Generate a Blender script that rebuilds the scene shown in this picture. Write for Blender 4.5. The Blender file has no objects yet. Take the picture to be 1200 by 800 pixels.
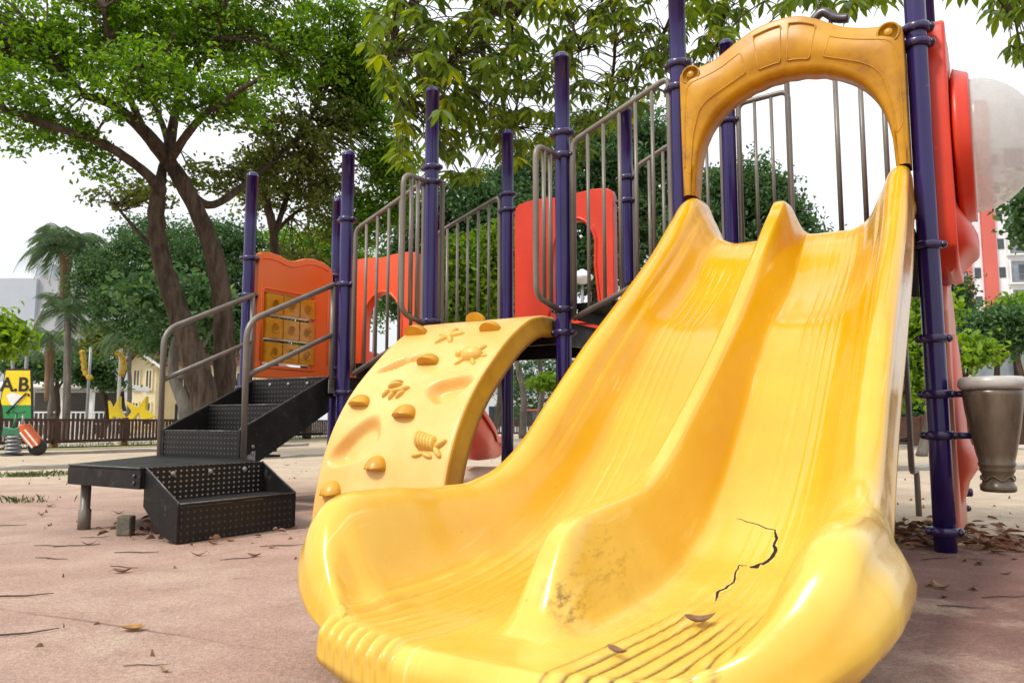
import bpy, bmesh, math, random
import numpy as np
from mathutils import Vector, Matrix
from mathutils.geometry import tessellate_polygon

random.seed(7); rng = np.random.default_rng(11)
PI = math.pi; R = math.radians
scene = bpy.context.scene
COL = scene.collection

# ------------------------------------------------------------------ camera constants (1200x800 reference pixels)
F, PIT, CH = 901.6, 0.104075, 0.55
cP, sP = math.cos(PIT), math.sin(PIT)
def at(px, py, Y):
    """world point at depth Y along the sight line through a reference pixel"""
    u = (px-600)/F; v = (400-py)/F; k = Y/(cP-v*sP)
    return Vector((u*k, Y, CH+(sP+v*cP)*k))
A0 = Vector((1.8494, 3.3547, 0)); TH = 0.560991
def LW(x, y, z=0):
    return Vector((A0.x+x*math.cos(TH)+y*math.sin(TH), A0.y-x*math.sin(TH)+y*math.cos(TH), z))

# ------------------------------------------------------------------ materials
def nodes(m):
    m.use_nodes = True
    return m.node_tree.nodes, m.node_tree.links, m.node_tree.nodes['Principled BSDF']
def M(name, col, rough=.5, var=.12, vscale=6, col2=None, bump=0, bscale=60, coat=0, metal=0, spec=.5, detail=5, stretch=None, rvar=.0):
    m = bpy.data.materials.new(name); n, l, b = nodes(m)
    b.inputs['Roughness'].default_value = rough; b.inputs['Metallic'].default_value = metal
    b.inputs['Coat Weight'].default_value = coat; b.inputs['Coat Roughness'].default_value = .12
    b.inputs['Specular IOR Level'].default_value = spec
    tc = n.new('ShaderNodeTexCoord'); src = tc.outputs['Object']
    if stretch:
        mp = n.new('ShaderNodeMapping'); mp.inputs['Scale'].default_value = stretch
        l.new(src, mp.inputs['Vector']); src = mp.outputs['Vector']
    nz = n.new('ShaderNodeTexNoise'); nz.inputs['Scale'].default_value = vscale; nz.inputs['Detail'].default_value = detail
    nz.inputs['Roughness'].default_value = .65
    l.new(src, nz.inputs['Vector'])
    rp = n.new('ShaderNodeValToRGB')
    c2 = col2 if col2 else tuple(c*(1-var*2.2) for c in col)
    rp.color_ramp.elements[0].position = .34; rp.color_ramp.elements[1].position = .66
    rp.color_ramp.elements[0].color = (*c2, 1); rp.color_ramp.elements[1].color = (*col, 1)
    l.new(nz.outputs['Fac'], rp.inputs['Fac']); l.new(rp.outputs['Color'], b.inputs['Base Color'])
    if rvar:
        mr = n.new('ShaderNodeMapRange'); mr.inputs['To Min'].default_value = rough-rvar; mr.inputs['To Max'].default_value = rough+rvar
        mr.inputs['From Min'].default_value = .3; mr.inputs['From Max'].default_value = .7
        l.new(nz.outputs['Fac'], mr.inputs['Value']); l.new(mr.outputs['Result'], b.inputs['Roughness'])
    if bump:
        n2 = n.new('ShaderNodeTexNoise'); n2.inputs['Scale'].default_value = bscale; n2.inputs['Detail'].default_value = 6
        l.new(src, n2.inputs['Vector'])
        bp = n.new('ShaderNodeBump'); bp.inputs['Strength'].default_value = bump; bp.inputs['Distance'].default_value = .02
        l.new(n2.outputs['Fac'], bp.inputs['Height']); l.new(bp.outputs['Normal'], b.inputs['Normal'])
    return m
def leaf_mat(name, dark, mid, light, trans=.4, rough=.5):
    m = bpy.data.materials.new(name); n, l, b = nodes(m)
    at_ = n.new('ShaderNodeAttribute'); at_.attribute_name = 'tint'
    rp = n.new('ShaderNodeValToRGB'); e = rp.color_ramp.elements
    e[0].color = (*dark, 1); e[1].color = (*light, 1); k = e.new(.55); k.color = (*mid, 1)
    l.new(at_.outputs['Fac'], rp.inputs['Fac'])
    b.inputs['Roughness'].default_value = rough; b.inputs['Specular IOR Level'].default_value = .35
    l.new(rp.outputs['Color'], b.inputs['Base Color'])
    tr = n.new('ShaderNodeBsdfTranslucent')
    hs = n.new('ShaderNodeHueSaturation'); hs.inputs['Value'].default_value = 1.5; hs.inputs['Saturation'].default_value = 1.1; hs.inputs['Hue'].default_value = .485
    l.new(rp.outputs['Color'], hs.inputs['Color']); l.new(hs.outputs['Color'], tr.inputs['Color'])
    mx = n.new('ShaderNodeMixShader'); mx.inputs['Fac'].default_value = trans
    l.new(b.outputs['BSDF'], mx.inputs[1]); l.new(tr.outputs['BSDF'], mx.inputs[2])
    l.new(mx.outputs['Shader'], n['Material Output'].inputs['Surface'])
    return m

PURPLE = M('purple_paint', (.020,.0085,.098), .22, .12, 5, coat=.2, bump=.04, bscale=9, spec=.45)
CLAMP = M('clamp_paint', (.024,.012,.085), .28, .2, 20, coat=.3)
BOLT = M('bolt_steel', (.12,.11,.12), .35, .2, 30, metal=.8)
TAUPE = M('taupe_paint', (.20,.172,.142), .36, .16, 14, col2=(.135,.115,.095), bump=.05, bscale=70, stretch=(1,1,.25))
BLACK = M('black_coated_steel', (.006,.006,.0065), .42, .2, 9, col2=(.014,.013,.012), spec=.25, bump=.06, bscale=120, rvar=.12)
ARCHM = M('amber_plastic', (.56,.275,.005), .36, .1, 3.2, col2=(.36,.155,.008), spec=.35, bump=.03, bscale=12, rvar=.06)
ORANGE = M('orange_plastic', (.92,.17,.02), .36, .1, 4, col2=(.86,.21,.05), bump=.03, bscale=14)
REDP = M('red_plastic', (.70,.045,.010), .34, .1, 3, col2=(.58,.035,.012), spec=.4, bump=.03, bscale=10)
REDO = M('orange_red_plastic', (.84,.085,.018), .35, .1, 4, col2=(.76,.10,.03), bump=.03, bscale=12)
SALMON = M('faded_salmon_plastic', (.58,.15,.09), .42, .1, 4, col2=(.5,.19,.13))
AMBERB = M('amber_block_plastic', (.70,.34,.008), .22, .12, 16, coat=.3)
CLIMB = M('faded_cream_yellow_plastic', (.76,.49,.17), .34, .06, 2.6, col2=(.71,.40,.10), bump=.02, bscale=10)
CLIMB2 = M('deep_yellow_plastic', (.60,.31,.010), .36, .1, 6, col2=(.48,.22,.01))
POTM = M('brown_pot_plastic', (.165,.125,.082), .30, .1, 5, col2=(.062,.043,.027), bump=.04, bscale=20, stretch=(1.6,1.6,.5), rvar=.08)
SKINM = M('pale_drumhead', (.55,.52,.47), .3, .15, 7, col2=(.36,.34,.31), coat=.4)
WOODF = M('brown_stained_wood', (.085,.032,.016), .6, .25, 8, col2=(.05,.02,.012), bump=.15, bscale=40)
RUST = M('ochre_post_foot', (.32,.14,.03), .8, .3, 20)
STUMPM = M('weathered_wood', (.17,.14,.10), .85, .3, 25, col2=(.08,.085,.06), bump=.4, bscale=50)
BARK = M('tree_bark', (.10,.075,.055), .95, .2, 10, col2=(.032,.022,.016), bump=1.0, spec=.1, bscale=14, stretch=(1,1,.22))
BARKG = M('grey_bark', (.17,.15,.125), .9, .2, 6, col2=(.075,.066,.055), bump=.6, bscale=14, stretch=(1,1,.3))
THATCH = M('palm_sheath', (.26,.16,.09), .9, .3, 9, col2=(.12,.07,.04), bump=.7, bscale=30, stretch=(1,1,.15))
DARKCRACK = M('crack_gap_shade', (.006,.004,.003), .9)
WHITEW = M('white_wall', (.62,.64,.67), .8, .04, .5, bump=.02, bscale=3)
TOWERW = M('tower_white_wall', (.74,.76,.79), .8, .04, .4)
PALEW = M('pale_blue_grey_wall', (.40,.435,.49), .8, .05, .3)
DARKW = M('shaded_grey_wall', (.13,.13,.125), .8, .1, .8)  # grey darkened to carry the shade inside the open pavilion
GREYW = M('grey_wall', (.36,.37,.39), .8, .05, .6)
CREAMW = M('cream_wall', (.80,.68,.42), .8, .06, 1.2)
REDW = M('coral_wall', (.58,.13,.10), .8, .05, .6)
ROOFT = M('red_roof_tile', (.20,.065,.05), .8, .2, 4, bump=.3, bscale=8)
WINM = M('window_glass', (.055,.07,.085), .12, .3, .7, spec=.8)
WINL = M('pale_window', (.30,.34,.38), .25, .2, 1.2)
YELLOWS = M('yellow_paint', (.82,.60,.01), .45, .06, 3)
GREENS = M('green_paint', (.015,.22,.06), .5, .08, 3)
SIGNB = M('black_sign_paint', (.012,.012,.012), .5)
WHITEP = M('white_paint', (.78,.78,.76), .45, .06, 6)
ORANGEP = M('orange_paint', (.75,.14,.02), .4, .1, 8)
RGREEN = M('rider_green', (.04,.20,.09), .4, .1, 8)
STEEL = M('galvanised_steel', (.33,.34,.35), .4, .1, 10, metal=.4)
KERB = M('kerb_concrete', (.38,.35,.31), .9, .15, 3, col2=(.24,.22,.19), bump=.3, bscale=30)
CORR = M('green_corrugated_sheet', (.27,.30,.25), .6, .1, 2, stretch=(30,1,1), detail=1)
LAMPM = M('lamp_shade_white', (.72,.74,.76), .35, .05, 4)
DRY1 = M('dry_leaf_brown', (.26,.135,.07), .7, .3, 40, col2=(.14,.065,.035))
DRY2 = M('dry_leaf_tan', (.34,.23,.12), .7, .3, 40, col2=(.22,.12,.05))
DRY3 = M('dry_leaf_ochre', (.42,.22,.03), .6, .3, 30, col2=(.22,.10,.03))
TWIGM = M('dry_twig', (.10,.065,.045), .85, .3, 30)
L_T1 = leaf_mat('leaf_mid_green', (.05,.115,.010), (.12,.26,.016), (.27,.44,.03), .5)
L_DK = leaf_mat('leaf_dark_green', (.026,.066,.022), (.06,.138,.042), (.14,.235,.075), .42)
L_OL = leaf_mat('leaf_olive', (.07,.10,.022), (.14,.185,.036), (.26,.30,.06), .5)
L_YG = leaf_mat('leaf_yellow_green', (.08,.16,.012), (.16,.30,.02), (.30,.44,.035), .45)
L_PM = leaf_mat('palm_leaf', (.06,.11,.05), (.11,.18,.085), (.21,.28,.14), .45)
L_NR = leaf_mat('long_leaf', (.05,.095,.018), (.12,.19,.022), (.36,.40,.03), .5, .4)
GRASSM = leaf_mat('grass_blade', (.04,.075,.02), (.08,.12,.035), (.22,.22,.09), .3)

def chips(m, col, scale, lo, hi):
    n = m.node_tree.nodes; l = m.node_tree.links; b = n['Principled BSDF']; src = b.inputs['Base Color'].links[0].from_socket
    tc = n.new('ShaderNodeTexCoord'); nz = n.new('ShaderNodeTexNoise'); nz.inputs['Scale'].default_value = scale; nz.inputs['Detail'].default_value = 7; nz.inputs['Roughness'].default_value = .75; l.new(tc.outputs['Object'], nz.inputs['Vector'])
    mr = n.new('ShaderNodeMapRange'); mr.inputs['From Min'].default_value = lo; mr.inputs['From Max'].default_value = hi; l.new(nz.outputs['Fac'], mr.inputs['Value'])
    mx = n.new('ShaderNodeMix'); mx.data_type = 'RGBA'; l.new(mr.outputs['Result'], mx.inputs['Factor']); l.new(src, mx.inputs[6]); mx.inputs[7].default_value = (*col,1); l.new(mx.outputs[2], b.inputs['Base Color'])
chips(PURPLE, (.16,.14,.20), 22, .66, .72); chips(TAUPE, (.07,.045,.03), 26, .63, .70); chips(BLACK, (.07,.06,.052), 14, .58, .74); chips(CLAMP, (.10,.09,.13), 40, .62, .7)
chips(CLIMB, (.42,.26,.09), 9, .62, .85); chips(ORANGE, (.55,.28,.16), 12, .60, .8); chips(REDP, (.55,.16,.11), 12, .62, .8); chips(ARCHM, (.22,.10,.02), 8, .56, .8)
# perforated steel: holes painted as paler dots, standing in for light seen through them
def perf(name, axes, pale):
    m = bpy.data.materials.new(name); n, l, b = nodes(m)
    tc = n.new('ShaderNodeTexCoord'); sx = n.new('ShaderNodeSeparateXYZ'); l.new(tc.outputs['Object'], sx.inputs[0])
    terms = []
    for a, s in axes:
        mu = n.new('ShaderNodeMath'); mu.operation = 'MULTIPLY'; mu.inputs[1].default_value = s; l.new(sx.outputs[a], mu.inputs[0])
        fr = n.new('ShaderNodeMath'); fr.operation = 'FRACT'; l.new(mu.outputs[0], fr.inputs[0])
        sb = n.new('ShaderNodeMath'); sb.operation = 'SUBTRACT'; sb.inputs[1].default_value = .5; l.new(fr.outputs[0], sb.inputs[0])
        sq = n.new('ShaderNodeMath'); sq.operation = 'MULTIPLY'; l.new(sb.outputs[0], sq.inputs[0]); l.new(sb.outputs[0], sq.inputs[1])
        terms.append(sq)
    ad = n.new('ShaderNodeMath'); ad.operation = 'ADD'; l.new(terms[0].outputs[0], ad.inputs[0]); l.new(terms[1].outputs[0], ad.inputs[1])
    lt = n.new('ShaderNodeMath'); lt.operation = 'LESS_THAN'; lt.inputs[1].default_value = .034; l.new(ad.outputs[0], lt.inputs[0])
    nz = n.new('ShaderNodeTexNoise'); nz.inputs['Scale'].default_value = 10; l.new(tc.outputs['Object'], nz.inputs['Vector'])
    rp = n.new('ShaderNodeValToRGB'); rp.color_ramp.elements[0].color = (.007,.007,.0075,1); rp.color_ramp.elements[1].color = (.018,.0165,.0155,1)
    l.new(nz.outputs['Fac'], rp.inputs['Fac'])
    mx = n.new('ShaderNodeMix'); mx.data_type = 'RGBA'; l.new(lt.outputs[0], mx.inputs['Factor'])
    l.new(rp.outputs['Color'], mx.inputs[6]); mx.inputs[7].default_value = (pale, pale*.9, pale*.82, 1)
    l.new(mx.outputs[2], b.inputs['Base Color']); b.inputs['Roughness'].default_value = .45; b.inputs['Specular IOR Level'].default_value = .25
    bp = n.new('ShaderNodeBump'); bp.inputs['Strength'].default_value = .6; bp.inputs['Distance'].default_value = .004; bp.invert = True
    l.new(lt.outputs[0], bp.inputs['Height']); l.new(bp.outputs['Normal'], b.inputs['Normal'])
    return m
PERF_XZ = perf('perforated_riser', (('X',30),('Z',32)), .07)
PERF_YZ = perf('perforated_riser_side', (('Y',32),('Z',40)), .30)
PERF_XY = perf('perforated_tread', (('X',30),('Y',30)), .08)
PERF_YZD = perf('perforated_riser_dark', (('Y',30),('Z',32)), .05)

# ------------------------------------------------------------------ object helpers
def tag(o, label=None, cat=None, group=None, kind=None):
    if label: o['label'] = label
    if cat: o['category'] = cat
    if group: o['group'] = group
    if kind: o['kind'] = kind
    return o
def thing(name, label, cat, loc=(0,0,0), rz=0, group=None):
    o = bpy.data.objects.new(name, None); COL.objects.link(o); o.location = loc; o.rotation_euler = (0,0,rz)
    o.empty_display_size = .1
    return tag(o, label, cat, group)
class MB:
    def __init__(s): s.v = []; s.f = []; s.mi = []; s.sm = []
    def add(s, vs, fs, mi=0, smooth=False):
        o = len(s.v); s.v += [tuple(v) for v in vs]; s.f += [tuple(i+o for i in f) for f in fs]
        s.mi += [mi]*len(fs); s.sm += [smooth]*len(fs)
    def box(s, x0, x1, y0, y1, z0, z1, mi=0):
        s.add([(x0,y0,z0),(x1,y0,z0),(x1,y1,z0),(x0,y1,z0),(x0,y0,z1),(x1,y0,z1),(x1,y1,z1),(x0,y1,z1)],
              [(0,3,2,1),(4,5,6,7),(0,1,5,4),(1,2,6,5),(2,3,7,6),(3,0,4,7)], mi)
    def obox(s, c, ax, ay, az, hx, hy, hz, mi=0):
        c = Vector(c); vs = []
        for sz in (-1,1):
            for sx, sy in ((-1,-1),(1,-1),(1,1),(-1,1)): vs.append(c+ax*hx*sx+ay*hy*sy+az*hz*sz)
        s.add(vs, [(0,3,2,1),(4,5,6,7),(0,1,5,4),(1,2,6,5),(2,3,7,6),(3,0,4,7)], mi)
    def tube(s, pts, r, seg=10, caps=True, mi=0, closed=False):
        pts = [Vector(p) for p in pts]; n = len(pts); rr = r if isinstance(r, (list, tuple)) else [r]*n
        vs = []; fs = []; ref = None
        for i, p in enumerate(pts):
            if closed: t = pts[(i+1)%n]-pts[i-1]
            else: t = pts[min(i+1,n-1)]-pts[max(i-1,0)]
            t = t.normalized() if t.length > 1e-9 else Vector((0,0,1))
            if ref is None:
                ref = Vector((0,0,1)) if abs(t.z) < .9 else Vector((1,0,0))
            a = (ref - t*ref.dot(t)).normalized(); ref = a; b = t.cross(a)
            for k in range(seg):
                w = 2*PI*k/seg; vs.append(p+(a*math.cos(w)+b*math.sin(w))*rr[i])
        m = n if closed else n-1
        for i in range(m):
            j = (i+1)%n
            for k in range(seg):
                k2 = (k+1)%seg; fs.append((i*seg+k, i*seg+k2, j*seg+k2, j*seg+k))
        if caps and not closed:
            fs.append(tuple(range(seg-1,-1,-1))); fs.append(tuple((n-1)*seg+k for k in range(seg)))
        s.add(vs, fs, mi, True)
    def lathe(s, prof, seg=24, c=(0,0,0), ax=None, mi=0, smooth=True):
        """prof: (radius, height) along axis ax from c"""
        c = Vector(c); ax = Vector(ax).normalized() if ax is not None else Vector((0,0,1))
        a = ax.orthogonal().normalized(); b = ax.cross(a); vs = []; fs = []
        for r, h in prof:
            for k in range(seg):
                w = 2*PI*k/seg; vs.append(c+ax*h+(a*math.cos(w)+b*math.sin(w))*r)
        for i in range(len(prof)-1):
            for k in range(seg):
                k2 = (k+1)%seg; fs.append((i*seg+k, i*seg+k2, (i+1)*seg+k2, (i+1)*seg+k))
        if prof[0][0] > 1e-6: fs.append(tuple(range(seg-1,-1,-1)))
        if prof[-1][0] > 1e-6: fs.append(tuple((len(prof)-1)*seg+k for k in range(seg)))
        s.add(vs, fs, mi, smooth)
    def prism(s, loops, fn, d0, d1, mi=0, mi_side=None):
        """loops: outer 2d outline then holes; fn(u, v, d) -> point"""
        tri = tessellate_polygon([[Vector((p[0],p[1],0)) for p in lp] for lp in loops])
        flat = [p for lp in loops for p in lp]; n = len(flat)
        vs = [fn(p[0],p[1],d0) for p in flat]+[fn(p[0],p[1],d1) for p in flat]
        s.add(vs, [tuple(t) for t in tri]+[tuple(i+n for i in reversed(t)) for t in tri], mi)
        sd = []; o = 0
        for lp in loops:
            k = len(lp)
            for i in range(k):
                j = (i+1)%k; sd.append((o+i, o+j, o+j+n, o+i+n))
            o += k
        s.add(vs, sd, mi if mi_side is None else mi_side)
    def grid(s, P, mi=0, smooth=True):
        nr = len(P); nc = len(P[0])
        s.add([p for row in P for p in row], [(i*nc+j, i*nc+j+1, (i+1)*nc+j+1, (i+1)*nc+j) for i in range(nr-1) for j in range(nc-1)], mi, smooth)
    def build(s, name, mats, parent=None, bevel=0, bseg=2, weld=False, loc=None, recalc=True):
        me = bpy.data.meshes.new(name); me.from_pydata(s.v, [], s.f)
        mats = mats if isinstance(mats, (list, tuple)) else [mats]
        for m in mats: me.materials.append(m)
        me.polygons.foreach_set('material_index', s.mi); me.polygons.foreach_set('use_smooth', s.sm)
        bm = bmesh.new(); bm.from_mesh(me)
        bmesh.ops.remove_doubles(bm, verts=bm.verts, dist=1e-5)
        if recalc: bmesh.ops.recalc_face_normals(bm, faces=bm.faces)
        bm.to_mesh(me); bm.free(); me.update()
        o = bpy.data.objects.new(name, me); COL.objects.link(o)
        if parent: o.parent = parent
        if loc is not None: o.location = loc
        if bevel:
            for p in me.polygons: p.use_smooth = True
            b = o.modifiers.new('bevel', 'BEVEL'); b.width = bevel; b.segments = bseg; b.limit_method = 'ANGLE'; b.angle_limit = R(35); b.harden_normals = True
        return o
def copy_tree(o, parent=None):
    c = o.copy(); COL.objects.link(c)
    if parent: c.parent = parent
    for ch in list(o.children): copy_tree(ch, c)
    return c
def interp(pts, smooth=True):
    """monotone cubic through (x, y) points, x decreasing or increasing"""
    p = sorted(pts); X = np.array([q[0] for q in p], float); Yv = np.array([q[1] for q in p], float)
    h = np.diff(X); d = np.diff(Yv)/h; m = np.zeros(len(X)); m[0] = d[0]; m[-1] = d[-1]
    for i in range(1, len(X)-1):
        m[i] = 0 if d[i-1]*d[i] <= 0 else (2*h[i]+h[i-1]+h[i]+2*h[i-1])/((2*h[i]+h[i-1])/d[i-1]+(h[i]+2*h[i-1])/d[i])
    def f(x):
        x = min(max(x, X[0]), X[-1]); i = min(max(int(np.searchsorted(X, x))-1, 0), len(X)-2); t = (x-X[i])/h[i]
        return float((2*t**3-3*t**2+1)*Yv[i]+(t**3-2*t**2+t)*h[i]*m[i]+(-2*t**3+3*t**2)*Yv[i+1]+(t**3-t**2)*h[i]*m[i+1])
    return f
def smooth_path(pts, n=8):
    pts = [Vector(p) for p in pts]; out = []
    for i in range(len(pts)-1):
        p0 = pts[max(i-1,0)]; p1 = pts[i]; p2 = pts[i+1]; p3 = pts[min(i+2,len(pts)-1)]
        for k in range(n):
            t = k/n
            out.append(.5*((2*p1)+(p2-p0)*t+(2*p0-5*p1+4*p2-p3)*t*t+(3*p1-p0-3*p2+p3)*t**3))
    out.append(pts[-1]); return out
def rounded(pts, r, n=5):
    """polyline with its inner corners rounded to radius about r"""
    pts = [Vector(p) for p in pts]; out = [pts[0]]
    for i in range(1, len(pts)-1):
        a, b, c = pts[i-1], pts[i], pts[i+1]
        d1 = min(r, (a-b).length*.49); d2 = min(r, (c-b).length*.49)
        p = b+(a-b).normalized()*d1; q = b+(c-b).normalized()*d2
        for k in range(n+1):
            t = k/n; out.append((1-t)**2*p+2*t*(1-t)*b+t*t*q)
    out.append(pts[-1]); return out
def sstep(t): t = min(max(t,0),1); return t*t*(3-2*t)
def ssstep(t): t = min(max(t,0),1); return t**3*(t*(6*t-15)+10)

# ================================================================== THE PLAY STRUCTURE
# local frame: x to the right along the front row of posts, y away from the viewer, origin at the base of the near right post
PS = thing('play_structure', 'large purple post play structure with double yellow slide, arched climber, black steps and red panels', 'play structure', A0, -TH)
XB, XC, XD, XE, XF, DY = -1.131, -1.838, -2.798, -3.540, -4.551, .914
def post(x, y, top, clamps, cap=True):
    r = .0445; m = MB()
    prof = [(r,0)]+[(r,top*k/6) for k in range(1,6)]+[(r,top-.045)]
    prof += [(r*1.07,top-.045),(r*1.07,top-.036)]+[(r*1.04*math.cos(a), top-.036+.036*math.sin(a)) for a in [i*PI/2/6 for i in range(7)]]
    m.lathe(prof, 28, (x,y,0))
    o = m.build('post', PURPLE, PS)
    for z, an in clamps:
        c = MB(); ax = Vector((math.cos(an), math.sin(an), 0))
        c.lathe([(r+.001,-.019),(r+.012,-.018),(r+.0165,-.008),(r+.0165,.008),(r+.012,.018),(r+.001,.019)], 24, (x,y,z))
        for sg in (-1,1):
            side = Vector((x,y,z))+ax*sg*(r+.014)
            c.lathe([(.0,-.024),(.012,-.024),(.0165,-.018),(.0165,.018),(.012,.024),(0,.024)], 12, side, Vector((-ax.y,ax.x,0)))
            c.lathe([(0,-.03),(.008,-.03),(.009,-.026),(.009,.026),(.008,.03),(0,.03)], 8, side, Vector((-ax.y,ax.x,0)), mi=1)
        c.build('clamp', [CLAMP, BOLT], o)
    return o
fr = 0.
post(0,0,3.02,[(2.335,.2),(2.262,.2),(1.326,0),(.911,0),(.669,0),(.492,0),(.085,0)])
post(0,DY,3.02,[(1.33,.3),(.93,.3),(.10,.3)])
post(XB,0,3.02,[(2.455,0),(2.325,0),(1.36,0)])
post(XB,DY,3.0,[(2.56,0),(2.45,0)])
post(XC,0,2.715,[(2.218,.1),(2.083,.1),(1.183,.1),(1.051,.1)])
post(XC,DY,2.715,[(2.20,0),(2.04,0),(1.1,0)])
post(XD,0,2.735,[(2.185,.1),(2.088,.1),(1.181,.1)])
post(XD,DY,2.745,[(2.24,.0),(2.12,.0),(1.1,.1)])
post(XE,0,2.445,[(1.946,.1),(1.49,.1),(.747,.1)])
post(XE,DY,2.47,[(1.95,0),(.8,0)])
post(XF,0,2.47,[(1.787,.9),(1.502,.9),(.80,.9)])
post(XF,DY,2.495,[(1.80,.9),(1.0,.9),(.78,.9)])

# decks
def deck(x0, x1, z, t=.11):
    m = MB(); m.box(x0+.05, x1-.05, .03, DY-.03, z-.045, z); m.box(x0+.048, x1-.048, .0, .027, z-t, z-.003)
    m.box(x0+.048, x1-.048, DY-.027, DY, z-t, z-.003); m.box(x0+.02, x0+.047, .05, DY-.05, z-t, z-.003); m.box(x1-.047, x1-.02, .05, DY-.05, z-t, z-.003)
    return m.build('deck', BLACK, PS, .004)
deck(XF, XE, .86); deck(XD, XC, 1.13, .14); deck(XB, 0, 1.415, .12)
def step_box(x0, x1, z):
    m = MB(); m.box(x0, x1, .06, DY-.06, z-.035, z); m.box(x0+.003, x0+.02, .065, DY-.065, z-.10, z-.036)
    m.build('step', PERF_XY, PS, .004)
step_box(XE+.05, XE+.33, .95); step_box(XE+.36, XD-.06, 1.04); step_box(XC+.05, XC+.32, 1.225); step_box(XC+.35, XB-.06, 1.32)

# ------------------------------------------------------------------ double slide
SC = -.5655
rim_z = interp([(.05,1.70),(-.07,1.69),(-.15,1.66),(-.3,1.54),(-.53,1.345),(-.95,1.045),(-1.24,.845),(-1.5,.645),(-1.72,.475),(-1.88,.400),(-2.02,.374),(-2.15,.374),(-2.28,.383),(-2.44,.383),(-2.53,.37),(-2.595,.325),(-2.64,.265),(-2.675,.20),(-2.70,.152)])
bed_z = interp([(.05,1.425),(-.03,1.432),(-.10,1.42),(-.2,1.365),(-.45,1.165),(-.62,1.05),(-.75,.975),(-.88,.905),(-1.0,.815),(-1.3,.555),(-1.5,.39),(-1.7,.262),(-1.9,.185),(-2.1,.152),(-2.4,.138),(-2.58,.142),(-2.70,.15)])
ridge_z = interp([(.05,1.425),(-.06,1.44),(-.12,1.50),(-.2,1.55),(-.29,1.545),(-.4,1.475),(-.68,1.255),(-1.19,.857),(-1.635,.56),(-1.85,.435),(-2.017,.378),(-2.2,.362),(-2.33,.348),(-2.40,.322),(-2.455,.255),(-2.515,.175),(-2.58,.147),(-2.70,.15)])
half_w = interp([(.05,.475),(-.2,.477),(-.5,.485),(-1.0,.490),(-1.55,.495),(-1.8,.502),(-2.0,.523),(-2.2,.545),(-2.45,.552),(-2.58,.545),(-2.63,.520),(-2.67,.468),(-2.70,.385)])
rim_r = interp([(.05,.04),(-.3,.042),(-1.5,.042),(-1.9,.045),(-2.2,.055),(-2.5,.052),(-2.63,.044),(-2.70,.032)])
wall_w = interp([(.05,.15),(-.4,.17),(-1.6,.17),(-2.1,.18),(-2.5,.18),(-2.65,.13),(-2.70,.08)])
def ribs(x, y):
    """seven shallow ribs down the middle of each lane, fat beads over the lip"""
    W = half_w(y); f = sstep((-y-1.9)/.7); a = abs(x-SC); u = (a-.300+.028*f)/(.0285+.0070*f)
    if abs(u) > 3.55: return 0
    c = math.cos(PI*2*u); e = sstep((3.5-abs(u))/.3)
    if y < -2.3:
        k = sstep((-2.3-y)/.28); return e*((1-k)*.0045*max(0,c)**2 + k*(.0165*math.sqrt(max(0,(c+1)/2+.01))-.006)*(1 if x < SC else .42))
    k = sstep((-y-.08)/.2)*(.65+.35*math.sin(y*5)); return e*k*.0050*max(0,c)**2
def slide_z(x, y, rib=True):
    W = half_w(y); a = abs(x-SC); b = bed_z(y); ww = wall_w(y)
    z = b + (rim_z(y)-b)*(.62*ssstep((a-(W-ww))/ww)+.38*sstep((a-(W-ww*1.45))/(ww*1.45)))
    z -= .011*math.exp(-((a-(W-.066))/.013)**2)*sstep((1.9+y)/.5)
    z += (ridge_z(y)-b)*(.75*(1-ssstep((a-.012)/.084))+.25*(1-sstep((a-.012)/.13))**1.5)
    return z + (ribs(x,y)*(1-ssstep((a-(W-ww-.03))/(ww*.6))*sstep((y+2.56)/.06)) if rib else 0)
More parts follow.
